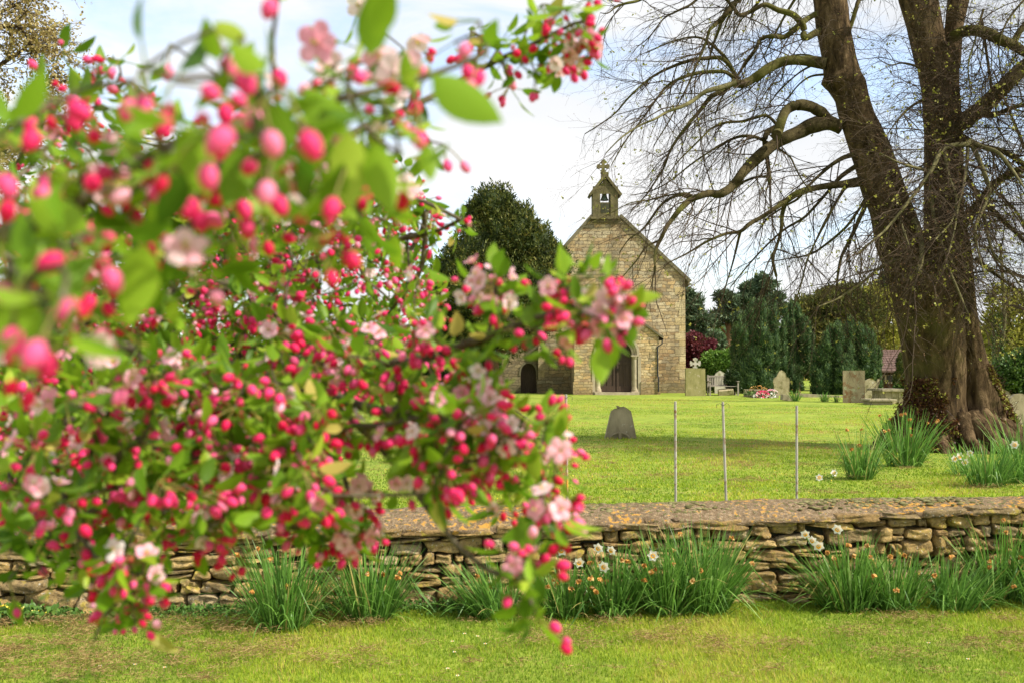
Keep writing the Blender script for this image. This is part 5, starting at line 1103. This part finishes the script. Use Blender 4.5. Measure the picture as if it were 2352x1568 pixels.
# dry clippings, lying in loose heaps
mb = MB(); P0 = []
for k in range(380):
    if k < 90: cx0, cy0 = random.uniform(-3.4, -1.4), random.uniform(4.9, 6.1)
    elif k < 200: cx0, cy0 = random.uniform(-3.3, 3.4), random.uniform(4.9, 6.2)
    else: cx0, cy0 = random.uniform(-4, 6), random.uniform(8, 16)
    r = random.choice((random.uniform(.02, .05), random.uniform(.04, .10)))*(1 if cy0 < 7 else 1.5); m = int(r*random.choice((1500, 3000, 5500))); P0.append(np.stack([cx0+rng.normal(0, r*1.3, m), cy0+rng.normal(0, r*.8, m), rng.uniform(.005, .02+r*.25, m)], -1))
P0 = np.concatenate(P0); P0[:, 2] += ground(P0[:, 0], P0[:, 1])+.030; m = len(P0); d = rdir(m); d[:, 2] *= .25
scatter(mb, np.array([(-.04, 0, 0), (.04, 0, 0), (.03, 1, .1), (-.03, 1, .1)]), np.array([(0, 1, 2, 3)]), P0, frames(d), rng.uniform(.010, .032, m), rng.random(m))
tag(mb.build('grass_clippings', M['clip']), 'loose heaps of dry brown grass clippings scattered on the lawns', 'clippings', kind='stuff')
# buttercup dots
mb = MB(); m = 500; y = 8*(20/8.)**rng.random(m); x = rng.uniform(-.5, .55, m)*y; scatter(mb, LEAF[0], LEAF[1], np.stack([x, y, ground(x, y)+.05], -1), frames(rdir(m, .3)), rng.uniform(.010, .02, m), np.full(m, .1)); tag(mb.build('yellow_wildflowers', M['prim']), 'tiny yellow wildflowers dotted through the churchyard lawn', 'wildflowers', kind='stuff')
dz = None
for k, (px, Yd) in enumerate([(208, 5.05), (238, 5.12), (318, 5.15), (385, 5.1), (1068, 5.75), (1098, 5.7), (1040, 5.6), (1045, 5.4), (1115, 5.55), (1030, 5.1), (1052, 4.98), (2215, 5.25), (2125, 5.55)]):
    c = ongr(px, Yd)+np.array((0, 0, .038)); mb = MB(); d = np.array([(math.cos(a), math.sin(a), .35) for a in np.arange(12)*.5236]); scatter(mb, NPET*np.array([.6, 1, 1]), LEAF[1], np.repeat([c], 12, 0), frames(d, (0, 0, 1)), np.full(12, .011), np.full(12, .9)); v, f = ball(8, 5); mb.add(v*np.array((.004, .004, .003))+c+(0, 0, .002), f, .5, 1)
    tubes(mb, np.array([c-(0, 0, .04), c]), [.001, .001], 4, .5, 2)
    o = mb.build('daisy', [M['narc'], M['cup'], M['daff']], loc=tuple(c)); tag(o, ('white daisy in the near grass, one of the four at lower left' if k < 4 else 'white daisy in the near grass below the long blossom branch' if k < 11 else 'white daisy alone in the near grass, lower right' if k == 11 else 'white daisy alone in the near grass, right and closer to the wall'), 'daisy', 'daisies in the near grass')

# ------------------------------------------------------------------ crab apple in the foreground
crab = thing('crab_apple_tree', 'blurred crab apple in pink bud and blossom filling the left foreground', 'tree', (-2.3, 1.9, 0))
sprays = []   # (pos, kind, bud px weight)
def depth_for(px): return F*.0115/px
# polygons of the blossom mass with depth ranges
def inpoly(x, y, poly):
    c = False; j = len(poly)-1
    for i in range(len(poly)):
        if (poly[i][1] > y) != (poly[j][1] > y) and x < (poly[j][0]-poly[i][0])*(y-poly[i][1])/(poly[j][1]-poly[i][1])+poly[i][0]: c = not c
        j = i
    return c
def fill(poly, n, d0, d1, mind, nb=(3, 7), nl=(5, 9), bl=.25):
    xs_ = [p[0] for p in poly]; ys_ = [p[1] for p in poly]; got = []
    for _ in range(n*40):
        if len(got) >= n: break
        x, y = random.uniform(min(xs_), max(xs_)), random.uniform(min(ys_), max(ys_))
        if inpoly(x, y, poly) and all((x-a)**2+(y-b)**2 > mind*mind for a, b in got):
            got.append((x, y)); sprays.append((P(x, y, random.uniform(d0, d1)), random.randint(*nb), random.randint(*nl), 1 if random.random() < bl else 0))
far = [(330, 420), (560, 420), (760, 400), (960, 380), (985, 480), (1000, 640), (1010, 720), (960, 770), (900, 850), (820, 900), (760, 930), (700, 1000), (620, 1080), (560, 1160), (400, 1200), (0, 1180), (0, 820), (200, 700), (330, 560)]
fill(far, 560, 1.6, 2.6, 12, (4, 8), (6, 10), .3)
fill([(620, 740), (960, 730), (1030, 780), (1060, 850), (1000, 950), (880, 980), (760, 1010), (620, 980), (480, 900)], 75, 1.1, 1.6, 18, (4, 8), (5, 8), .25)
fill([(330, 470), (560, 440), (760, 430), (930, 420), (960, 560), (970, 700), (900, 820), (760, 880), (500, 980), (0, 1100), (0, 500)], 210, 2.3, 3.3, 22, (2, 6), (9, 13), .25)
fill([(0, 300), (250, 250), (500, 330), (900, 380), (700, 700), (0, 1150)], 190, 1.3, 2.4, 22, (4, 8), (7, 11), .25)
mid = [(0, 850), (180, 880), (380, 830), (600, 860), (760, 900), (800, 1000), (700, 1100), (830, 1150), (830, 1230), (700, 1220), (620, 1190), (520, 1230), (380, 1250), (330, 1400), (280, 1400), (220, 1330), (140, 1250), (0, 1230)]
fill(mid, 185, .95, 1.4, 20, (3, 7), (6, 9), .25)
near = [(0, 380), (60, 330), (200, 340), (300, 300), (480, 290), (560, 250), (680, 210), (760, 160), (940, 180), (990, 230), (960, 300), (960, 400), (850, 500), (640, 560), (520, 560), (420, 640), (300, 700), (130, 830), (0, 820)]
fill(near, 66, .52, .90, 50, (1, 4), (5, 8), .35)
lr = [(1060, 880), (1140, 880), (1190, 940), (1270, 950), (1280, 1090), (1290, 1180), (1200, 1170), (1130, 1150), (1080, 1160), (980, 1120), (930, 1050), (880, 1000), (960, 920)]
fill(lr, 56, .95, 1.3, 20, (4, 8), (4, 7), .45)
for (x, y, dd, nb_, nl_, bl_) in [
    (1110, 640, 1.1, 2, 7, 1), (1135, 655, 1.1, 2, 6, 2), (1062, 655, 1.2, 5, 3, 0), (1150, 690, 1.1, 4, 5, 1), (1240, 670, 1.0, 4, 6, 0), (1300, 660, .98, 4, 7, 0), (1350, 640, .95, 5, 7, 1), (1400, 670, .95, 5, 6, 1), (1420, 700, .95, 3, 4, 2), (1330, 720, .97, 6, 7, 1), (1270, 730, 1.0, 6, 6, 0), (1380, 725, .95, 5, 6, 1), (1230, 760, 1.0, 3, 7, 0), (1150, 760, 1.05, 1, 9, 0), (1110, 790, 1.05, 1, 8, 0), (1180, 740, 1.05, 3, 6, 0), (1040, 800, 1.1, 2, 8, 0), (1290, 790, 1., 4, 2, 0),
    (1195, 1260, .95, 2, 6, 0), (1222, 1290, .92, 4, 4, 0), (1235, 1315, .92, 4, 2, 1), (1190, 1330, .93, 1, 7, 0), (1230, 1380, .9, 0, 7, 0), (1235, 1425, .9, 3, 3, 0), (1215, 1365, .9, 0, 5, 0),
    (1050, 520, 1.7, 4, 6, 0), (1035, 500, 1.7, 2, 4, 0), (1065, 505, 1.7, 4, 4, 0), (995, 515, 1.8, 3, 5, 0), (1000, 560, 1.8, 3, 6, 0),
    (1080, 70, 1.5, 4, 4, 0), (1100, 115, 1.3, 4, 6, 0), (1150, 95, 1.4, 2, 7, 0), (1150, 145, 1.3, 5, 7, 0), (1200, 95, 1.3, 4, 8, 0), (1195, 150, 1.3, 4, 7, 0), (1250, 60, 1.25, 5, 8, 0), (1250, 120, 1.25, 6, 7, 0), (1300, 20, 1.2, 5, 8, 0), (1310, 70, 1.2, 5, 7, 0), (1345, 60, 1.2, 4, 5, 1), (1340, 110, 1.2, 2, 3, 2), (1290, 140, 1.25, 4, 6, 1), (1230, 170, 1.3, 4, 5, 0), (1245, 10, 1.25, 4, 6, 0), (1170, 200, 1.3, 4, 4, 0), (1350, 10, 1.2, 4, 5, 0),
    (145, 130, 1.3, 1, 5, 0), (225, 130, 1.25, 4, 4, 0), (275, 140, 1.25, 3, 4, 0), (240, 170, 1.25, 4, 4, 0), (300, 190, 1.2, 3, 5, 0), (210, 220, 1.2, 3, 5, 0), (110, 220, 1.1, 5, 5, 0), (170, 250, 1.1, 4, 6, 0), (40, 260, 1.1, 4, 4, 0), (310, 230, 1.1, 5, 6, 0), (90, 290, 1.1, 4, 6, 1),
    (225, 1290, 1.0, 3, 3, 0), (245, 1310, 1.0, 4, 4, 0), (330, 1290, 1.0, 4, 4, 0), (300, 1350, 1.0, 4, 5, 0), (330, 1320, 1.0, 1, 5, 1), (295, 1400, 1.0, 3, 4, 0), (310, 1430, 1.0, 1, 4, 0), (240, 1420, 1.05, 0, 4, 0), (215, 1470, 1.1, 0, 2, 0), (70, 1290, 1.1, 1, 4, 0), (20, 1330, 1.1, 1, 2, 0), (130, 1340, 1.1, 0, 4, 0),
    (800, 1130, 1.2, 2, 5, 2), (820, 1170, 1.2, 3, 4, 2), (820, 1240, 1.2, 3, 3, 2), (795, 1270, 1.2, 3, 3, 0), (700, 1250, 1.2, 4, 4, 0), (620, 1210, 1.2, 3, 5, 0), (560, 1280, 1.2, 3, 2, 0), (760, 1100, 1.3, 4, 6, 0), (480, 1220, 1.1, 3, 5, 1), (720, 1180, 1.3, 3, 6, 0)]:
    sprays.append((P(x, y, dd*random.uniform(.95, 1.05)), nb_, nl_, bl_))
for (x, y, dd, q_) in [(1078, 885, 1.05, 3), (1108, 893, 1.05, 3), (1138, 925, 1.03, 4), (1162, 955, 1.03, 4), (1182, 982, 1., 3), (1160, 1005, 1., 4), (1130, 1010, 1.05, 2), (1262, 1172, .95, 4), (1272, 1030, .95, 2), (1400, 725, .93, 3), (1425, 700, .93, 3), (1410, 745, .93, 3), (1330, 745, .95, 2), (1290, 680, .98, 2), (1132, 648, 1.05, 4), (1140, 685, 1.05, 3), (1105, 665, 1.1, 2), (815, 1120, 1.15, 4), (822, 1160, 1.15, 3), (822, 1225, 1.15, 4), (812, 1255, 1.15, 3), (930, 1110, 1.05, 2), (860, 790, 1.3, 2), (790, 850, 1.2, 4), (690, 900, 1.2, 2), (270, 860, 1.0, 3), (430, 840, 1.2, 2), (150, 920, .95, 2), (440, 1010, 1.2, 2), (330, 990, 1.1, 2), (470, 1210, 1.1, 3), (90, 1120, .9, 2), (330, 1320, .98, 2), (1190, 1300, .92, 1), (1320, 110, 1.2, 4), (1295, 145, 1.2, 3), (890, 560, 1.6, 3), (800, 520, 1.6, 3), (720, 560, 1.7, 3), (960, 640, 1.5, 2), (700, 760, 1.5, 3)]:
    sprays.append((P(x, y, dd), random.randint(2, 5), random.randint(2, 4), q_))
# explicit big near buds: x, y, px size
bigb = [(620, 18, 46), (385, 165, 36), (525, 152, 50), (566, 188, 56), (642, 178, 42), (518, 260, 46), (580, 270, 52), (625, 327, 58), (712, 330, 66), (72, 320, 52), (70, 285, 40), (107, 425, 46), (15, 425, 56), (363, 440, 50), (478, 403, 58), (375, 285, 56), (330, 245, 56), (295, 250, 50), (198, 533, 46), (247, 542, 38), (190, 625, 48), (255, 640, 58), (345, 655, 42), (155, 710, 62), (30, 780, 62), (80, 810, 66), (110, 835, 60), (10, 670, 58), (462, 507, 48), (762, 477, 52), (612, 440, 56), (640, 470, 50), (965, 320, 42), (1028, 380, 27), (1068, 115, 38), (1075, 165, 36), (1100, 178, 38), (1080, 200, 40), (990, 370, 24), (808, 380, 44), (560, 480, 44), (810, 165, 34), (700, 460, 40), (276, 910, 38), (1395, 792, 30), (90, 500, 30)]
bigf = [(730, 100, 90), (745, 150, 80), (870, 120, 80), (905, 170, 85), (940, 150, 70), (955, 90, 60), (825, 12, 55), (700, 395, 85), (725, 390, 70), (925, 440, 75), (330, 270, 60), (905, 220, 60), (150, 800, 50), (1150, 940, 44), (1165, 975, 44), (1130, 905, 40), (1070, 885, 40), (1100, 890, 36), (1275, 1030, 34), (1265, 1170, 40), (1160, 1000, 40), (80, 1118, 40), (280, 865, 46), (1420, 720, 36), (820, 850, 38)]
nplain = len(sprays); anchors = []
for (x, y, s_) in bigb:
    p = P(x, y, depth_for(s_)); up = p+np.array((random.uniform(-.012, .012), random.uniform(0, .012), .022)); anchors.append(up); sprays.append((up, 0 if y < 260 else random.randint(0, 2), random.randint(0, 2) if y < 240 else random.randint(2, 4), 0))
for (x, y, s_) in bigf:
    p = P(x, y, F*.027/s_); o_ = p+np.array((random.uniform(-.01, .01), .024, random.uniform(-.012, .008))); anchors.append(o_); sprays.append((o_, random.randint(1, 3), random.randint(1, 3), 0))
# branch skeleton: main limbs traced, then every spray joined to its nearest wood
nodes = []; par = []; 
def addline(pts, parent=-1, step=.04):
    pts = [np.array(p, float) for p in pts]; last = parent
    if parent < 0: nodes.append(pts[0]); par.append(-1); last = len(nodes)-1
    else: pts = [nodes[parent]]+pts
    for a, b_ in zip(pts[:-1], pts[1:]):
        k = max(1, int(np.linalg.norm(b_-a)/step))
        for q in range(1, k+1): nodes.append(a+(b_-a)*q/k); par.append(last); last = len(nodes)-1
    return last
root = addline([(-2.3, 1.9, -.1), (-2.25, 1.88, .5), (-2.1, 1.85, 1.05)])
def near_(p): return int(np.argmin(np.linalg.norm(np.array(nodes)-np.array(p), axis=1)))
addline([(-1.8, 1.8, 1.35), P(-150, 760, 1.7), P(60, 760, 1.6), P(300, 800, 1.55), P(560, 850, 1.5), P(720, 890, 1.35), P(830, 980, 1.2), P(930, 1090, 1.08), P(1000, 1190, 1.0), P(1060, 1270, .97), P(1120, 1320, .95), P(1190, 1330, .93)], root)
addline([P(300, 700, 1.7), P(600, 640, 1.9), P(850, 560, 1.9), P(980, 540, 1.8), P(1045, 515, 1.7)], near_(P(60, 760, 1.6)))
addline([P(650, 820, 1.7), P(850, 840, 1.4), P(1000, 820, 1.15), P(1120, 770, 1.05), P(1240, 730, 1.0), P(1340, 690, .96), P(1410, 690, .95)], near_(P(560, 850, 1.5)))
addline([P(850, 940, 1.2), P(960, 960, 1.1), P(1080, 960, 1.05), P(1180, 1020, 1.0), P(1270, 1120, .98)], near_(P(720, 890, 1.35)))
addline([(-1.7, 1.3, 1.6), P(-200, 520, .9), P(0, 560, .68), P(60, 540, .64), P(200, 430, .62), P(420, 330, .62), P(620, 270, .62), P(800, 215, .62), P(950, 200, .66)], root)
addline([P(760, 330, .9), P(980, 230, 1.2), P(1120, 150, 1.35), P(1250, 90, 1.25), P(1340, 40, 1.2)], near_(P(620, 270, .62)))
addline([P(100, 620, .62), P(130, 740, .6), P(60, 800, .58)], near_(P(60, 540, .64)))
addline([P(60, 1000, 1.3), P(120, 1100, 1.15), P(180, 1220, 1.05), P(260, 1330, 1.0)], near_(P(60, 760, 1.6)))
addline([P(500, 950, 1.4), P(720, 1000, 1.3), P(800, 1090, 1.25), P(815, 1180, 1.2)], near_(P(300, 800, 1.55)))
addline([P(60, 400, 1.2), P(170, 260, 1.2), P(240, 200, 1.22), P(190, 150, 1.27), P(140, 135, 1.3)], near_(P(-200, 520, .9)))
addline([P(200, 950, 1.3), P(420, 1060, 1.2), P(560, 1160, 1.2), P(680, 1220, 1.2)], near_(P(60, 1000, 1.3)))
order = sorted(range(len(sprays)), key=lambda i: np.min(np.linalg.norm(np.array(nodes)-sprays[i][0], axis=1)))
spn = {}
for i in order:
    p = sprays[i][0]; arr = np.array(nodes); dist = np.linalg.norm((arr-p)*np.array((1, 1, 1.0)), axis=1); j = int(np.argmin(dist)); a = nodes[j]; d = dist[j]
    mid_ = (a+p)/2+np.array(rng.normal(size=3))*d*.08+np.array((0, 0, d*.06))
    spn[i] = addline([mid_, p], j, .035)
bb_parts = []   # (size weight, list of geometry builders)
def fixdir(v): v = np.array(v, float); return v/np.linalg.norm(v)
# pipe-model radii
nodes = np.array(nodes); par = np.array(par); wgt = np.zeros(len(nodes)); 
for i in range(len(nodes)): wgt[i] += .12
for i in spn.values(): wgt[i] += 1
for i in range(len(nodes)-1, 0, -1):
    if par[i] >= 0: wgt[par[i]] += wgt[i]
rad = .0010*np.maximum(wgt, .5)**.42
rad = np.clip(rad, .0011, .04)
ch = {}
for i, p_ in enumerate(par): ch.setdefault(int(p_), []).append(i)
mbs = MB(); mbt = MB()
done = np.zeros(len(nodes), bool); stack = [(0, -1)]
while stack:
    s, p_ = stack.pop(); path = [p_, s] if p_ >= 0 else [s]
    cur = s
    while cur in ch:
        kids = sorted(ch[cur], key=lambda q: -wgt[q])
        for q in kids[1:]: stack.append((q, cur))
        cur = kids[0]; path.append(cur)
    if len(path) < 2: continue
    rr = rad[path].copy()
    if p_ >= 0: rr[0] = rr[1]
    pts = nodes[path].copy()
    if len(pts) > 3: pts[1:-1] = (pts[:-2]+2*pts[1:-1]+pts[2:])/4
    tubes(mbs, pts, rr*(1+.15*fbm(pts, 40, 3, 2)), 7, .5)
part(mbs, 'branches', M['applebark'], crab, smooth=True)
# leaf template 4x: curved, folded
lv = []; 
for yv in np.linspace(0, 1, 7):
    w = .25*math.sin(math.pi*yv**.85)**.85 if 0 < yv < 1 else .0
    for xv in (-1, 0, 1): lv.append((xv*w, yv, .10*abs(xv)*w*3-.16*yv*yv))
lf = []
for r_ in range(6):
    for c_ in range(2): lf.append((r_*3+c_, r_*3+c_+1, r_*3+c_+4, r_*3+c_+3))
LT = (np.array(lv), np.array(lf))
bv, bf = ball(10, 8); bv = bv[:, [0, 2, 1]]; bv[:, 1] *= -1; prof_ = 1-.10*bv[:, 1]; bv = bv*np.stack([prof_*.46, np.full(len(bv), .62), prof_*.45], -1); bv[:, 1] += .62   # bud from y=0 (stalk end) to ~1.1
pv = []; 
for yv in (0, .25, .55, .8, 1.):
    w = {0: .06, .25: .26, .55: .42, .8: .38, 1.: .12}[yv]
    for xv in (-1, 0, 1): pv.append((xv*w, yv, .12*abs(xv)+.15*yv*yv))
pf = []
for r_ in range(4):
    for c_ in range(2): pf.append((r_*3+c_, r_*3+c_+1, r_*3+c_+4, r_*3+c_+3))
PT = (np.array(pv), np.array(pf))
leafmb = MB(); clusters = []; blossoms = []
def addbud(mb, org, end, d, size, tint):
    mid_ = (org+end)/2+np.array((0, 0, .1))*np.linalg.norm(end-org); pts = np.stack([(1-u)**2*org+2*u*(1-u)*mid_+u*u*end for u in np.linspace(0, 1, 5)])
    tubes(mb, pts, np.linspace(.0006, .0008, 5), 5, .4, 1)
    v = mb; scatter(v, bv, bf, end[None]-d*0, frames(np.array([d])), np.array([size]), np.array([tint]), 0)
    k = 5; dd = np.array([d*1.0+.55*np.array(x) for x in rdir(k)]); scatter(v, TRI[0]*np.array([1.3, 1, 1]), TRI[1], np.repeat([end-d*.001], k, 0), frames(dd), np.full(k, size*.5), np.full(k, .9), 1)
def addblossom(mb, c, d, size, org):
    tubes(mb, np.stack([org, (org+c)/2+(0, 0, .004), c]), [.0008]*3, 5, .5, 1)
    fr = frames(np.array([d]))[0]; x, n_, z = fr[:, 0], fr[:, 1], fr[:, 2]; t0 = random.random(); op = random.uniform(.25, .9)
    for k in range(5):
        a = k*1.2566+random.uniform(-.15, .15); e = math.cos(a)*x+math.sin(a)*z; dy = e*math.cos(op)+n_*math.sin(op); s = np.cross(n_, e); R = np.stack([s, dy, np.cross(s, dy)*1.0], -1)[None]
        scatter(mb, PT[0], PT[1], c[None], R, np.array([size*.52]), np.array([np.clip(t0*.7+random.uniform(0, .35), 0, 1)]), 0)
    m = 10; dd = rdir(m)*.3+n_; e = dd/np.linalg.norm(dd, axis=1, keepdims=True)*size*.25; tubes(mb, np.stack([np.repeat([c], m, 0), c+e*.5, c+e], 1), np.repeat([[.0003, .0003, .0007]], m, 0), 4, .5, 2)
cam0 = np.array((0, 0, EYE))
def spray(p, nb_, nl_, nf, big=None):
    ax = fixdir(rng.normal(size=3)+np.array((.3, -.2, .5)))
    if nl_:
        a = rng.uniform(0, 6.28, nl_); fr = frames(ax[None])[0]; el = rng.uniform(-.5, .7, nl_)
        d = (np.cos(a)*np.cos(el))[:, None]*fr[:, 0]+(np.sin(a)*np.cos(el))[:, None]*fr[:, 2]+np.sin(el)[:, None]*fr[:, 1]; d[:, 2] -= rng.uniform(-.1, .45, nl_)
        R = frames(d, (0, 0, 1)); ln = rng.uniform(.016, .037, nl_)*(.85 if p[1] < .8 else 1); o = p+d*.008
        tubes(leafmb, np.stack([np.repeat([p], nl_, 0), o, p+d*.018], 1), np.full((nl_, 3), .0006), 4, .5)
        rl = rng.uniform(-.9, .9, nl_); c_, s_ = np.cos(rl), np.sin(rl); X_, Z_ = R[:, :, 0].copy(), R[:, :, 2].copy(); R[:, :, 0] = X_*c_[:, None]+Z_*s_[:, None]; R[:, :, 2] = -X_*s_[:, None]+Z_*c_[:, None]
        scatter(leafmb, LT[0]*np.array([random.uniform(.85, 1.1), 1, 1]), LT[1], p+d*.017, R, ln, np.clip(rng.normal(.5, .24, nl_), 0, 1))
    if nb_:
        mb = MB(); base = fixdir(rng.normal(size=3)*np.array((1, 1, .5))+np.array((.25, -.3, -.15)))
        for k in range(nb_):
            d = fixdir(base+rng.normal(size=3)*.55+np.array((0, 0, -.25))); e = p+d*random.uniform(.012, .034); addbud(mb, p, e, fixdir(d+np.array((0, 0, -.35))), random.uniform(.0070, .0116), min(1, max(0, random.gauss(.5, .26))))
        clusters.append((nb_/p[1]**1.5, mb))
    for k in range(nf):
        mb = MB(); d = fixdir(rng.normal(size=3)*.6+(cam0-p)/np.linalg.norm(cam0-p)*.7+np.array((0, 0, .1))); c = p+d*random.uniform(.015, .03); addblossom(mb, c, d, random.uniform(.016, .024), p); blossoms.append((1/p[1], mb))
for i, (p, nb_, nl_, nf) in enumerate(sprays): spray(p, nb_, nl_, nf)
def nearwood(p):
    d = np.linalg.norm(nodes-p, axis=1); return nodes[int(np.argmin(d))]
for k, (x, y, s_) in enumerate(bigb):
    p = P(x, y, depth_for(s_)); up = anchors[k]; mb = MB(); d = fixdir(p-up); addbud(mb, up, p-d*.0055, d, .0105, random.uniform(.4, .9)); clusters.append((3/p[1]**1.5, mb))
for k, (x, y, s_) in enumerate(bigf):
    p = P(x, y, F*.027/s_); d = fixdir(rng.normal(size=3)*.5+(cam0-p)/np.linalg.norm(cam0-p)); mb = MB(); addblossom(mb, p, d, .030, anchors[len(bigb)+k]); blossoms.append((2/p[1], mb))
# a few big near leaves
for (x, y, dd, ln, dx, dz_) in [(990, 170, .5, .06, 1, -.8), (850, 130, .5, .045, .1, 1), (860, 90, .48, .04, .3, 1), (420, 290, .5, .05, .3, -1), (560, 330, .52, .05, -.2, -1), (800, 300, .52, .055, 0, -1), (860, 330, .52, .05, .2, -1), (100, 560, .48, .055, .6, -.8), (60, 460, .48, .05, 1, -.5), (0, 640, .45, .06, .3, -1), (490, 50, .5, .028, 1, -.6), (980, 330, .6, .032, .1, -1), (330, 560, .5, .055, -.2, -1), (700, 200, .55, .055, .6, -.8), (640, 230, .5, .05, -.1, -1)]:
    p = P(x, y, dd); d = fixdir((dx, random.uniform(-.3, .3), dz_)); scatter(leafmb, LT[0], LT[1], p[None], frames(d[None], (0.2, -1, .2)), np.array([ln*.76]), np.array([random.uniform(.35, .9)]))
fo = part(leafmb, 'foliage', M['applefol'], crab, smooth=True); fo['kind'] = 'stuff'
def emit(lst, name, mats):
    lst.sort(key=lambda q: -q[0]); rest = MB()
    for i, (w_, mb) in enumerate(lst):
        if i < 99: part(mb, name, mats, crab, smooth=True)
        else:
            for v, f, t_, mi in zip_parts(mb): rest.add(v, f, t_, mi)
    if rest.v: o = part(rest, name, mats, crab, smooth=True); o['kind'] = 'stuff'
def zip_parts(mb):
    # rebuild chunks with local indices
    V = np.concatenate(mb.v)
    first = True
    for f, t_, mi in zip(mb.f, mb.t, mb.mi):
        lo, hi = f.min(), f.max()+1; yield V[lo:hi], f-lo, t_, int(mi[0])
emit(clusters, 'bud_cluster', [M['bud'], M['stalk']]); emit(blossoms, 'blossom', [M['petal'], M['stalk'], M['stamen']])
print('sprays', len(sprays), 'clusters', len(clusters), 'blossoms', len(blossoms))

# ------------------------------------------------------------------ sky, sun, camera
SUN = np.array((.82, -.36, .84)); SUN /= np.linalg.norm(SUN)
elev = math.asin(SUN[2]); az = math.atan2(SUN[0], SUN[1])
w = bpy.data.worlds.new('World'); sc.world = w; w.use_nodes = True; nt = w.node_tree; bg = nt.nodes['Background']
sky = N(nt, 'ShaderNodeTexSky', sky_type='NISHITA'); sky.sun_disc = False; sky.sun_elevation = elev; sky.sun_rotation = az; sky.air_density = 1; sky.dust_density = 1.5
tc = N(nt, 'ShaderNodeTexCoord'); mp = N(nt, 'ShaderNodeMapping'); mp.inputs['Scale'].default_value = (1, 1, 2.6); mp.inputs['Location'].default_value = (.35, 0, .1); L(nt, tc.outputs['Generated'], mp.inputs[0])
n1 = noise(nt, mp.outputs[0], 3.2, 8, .55, .5); r = ramp(nt, [(.38, (.30, .30, .30)), (.52, (1, 1, 1))]); L(nt, n1.outputs[0], r.inputs[0])
n2 = noise(nt, mp.outputs[0], 1.8, 5, .5); r2 = ramp(nt, [(.3, (5.5, 5.75, 6.1)), (.62, (7.4, 7.35, 7.3))]); L(nt, n2.outputs[0], r2.inputs[0])
skb = mixc(nt, 1., sky.outputs[0], (2.3, 2.3, 2.3), 'MULTIPLY')
col = mixc(nt, r.outputs[0], skb, r2.outputs[0]); L(nt, col, bg.inputs[0]); bg.inputs[1].default_value = .1
sl = bpy.data.lights.new('sun', 'SUN'); sl.energy = 4.7; sl.angle = math.radians(.8); sl.color = (1, .94, .84); so = bpy.data.objects.new('sun', sl); C.objects.link(so)
so.rotation_euler = Vector(SUN).to_track_quat('Z', 'Y').to_euler()
cd = bpy.data.cameras.new('camera'); cam = bpy.data.objects.new('camera', cd); C.objects.link(cam); sc.camera = cam
cam.location = (0, 0, EYE); cam.rotation_euler = (math.pi/2+TH, 0, 0); cd.sensor_width = 36; cd.lens = 36*F/2352; cd.clip_start = .05; cd.clip_end = 3000
cd.dof.use_dof = True; cd.dof.focus_distance = 22; cd.dof.aperture_fstop = 6.6
sc.view_settings.view_transform = 'Standard'; sc.view_settings.look = 'None'; sc.view_settings.exposure = 0.6; sc.view_settings.gamma = 1
sc.cycles.use_denoising = True; sc.cycles.max_bounces = 6; sc.cycles.transparent_max_bounces = 4
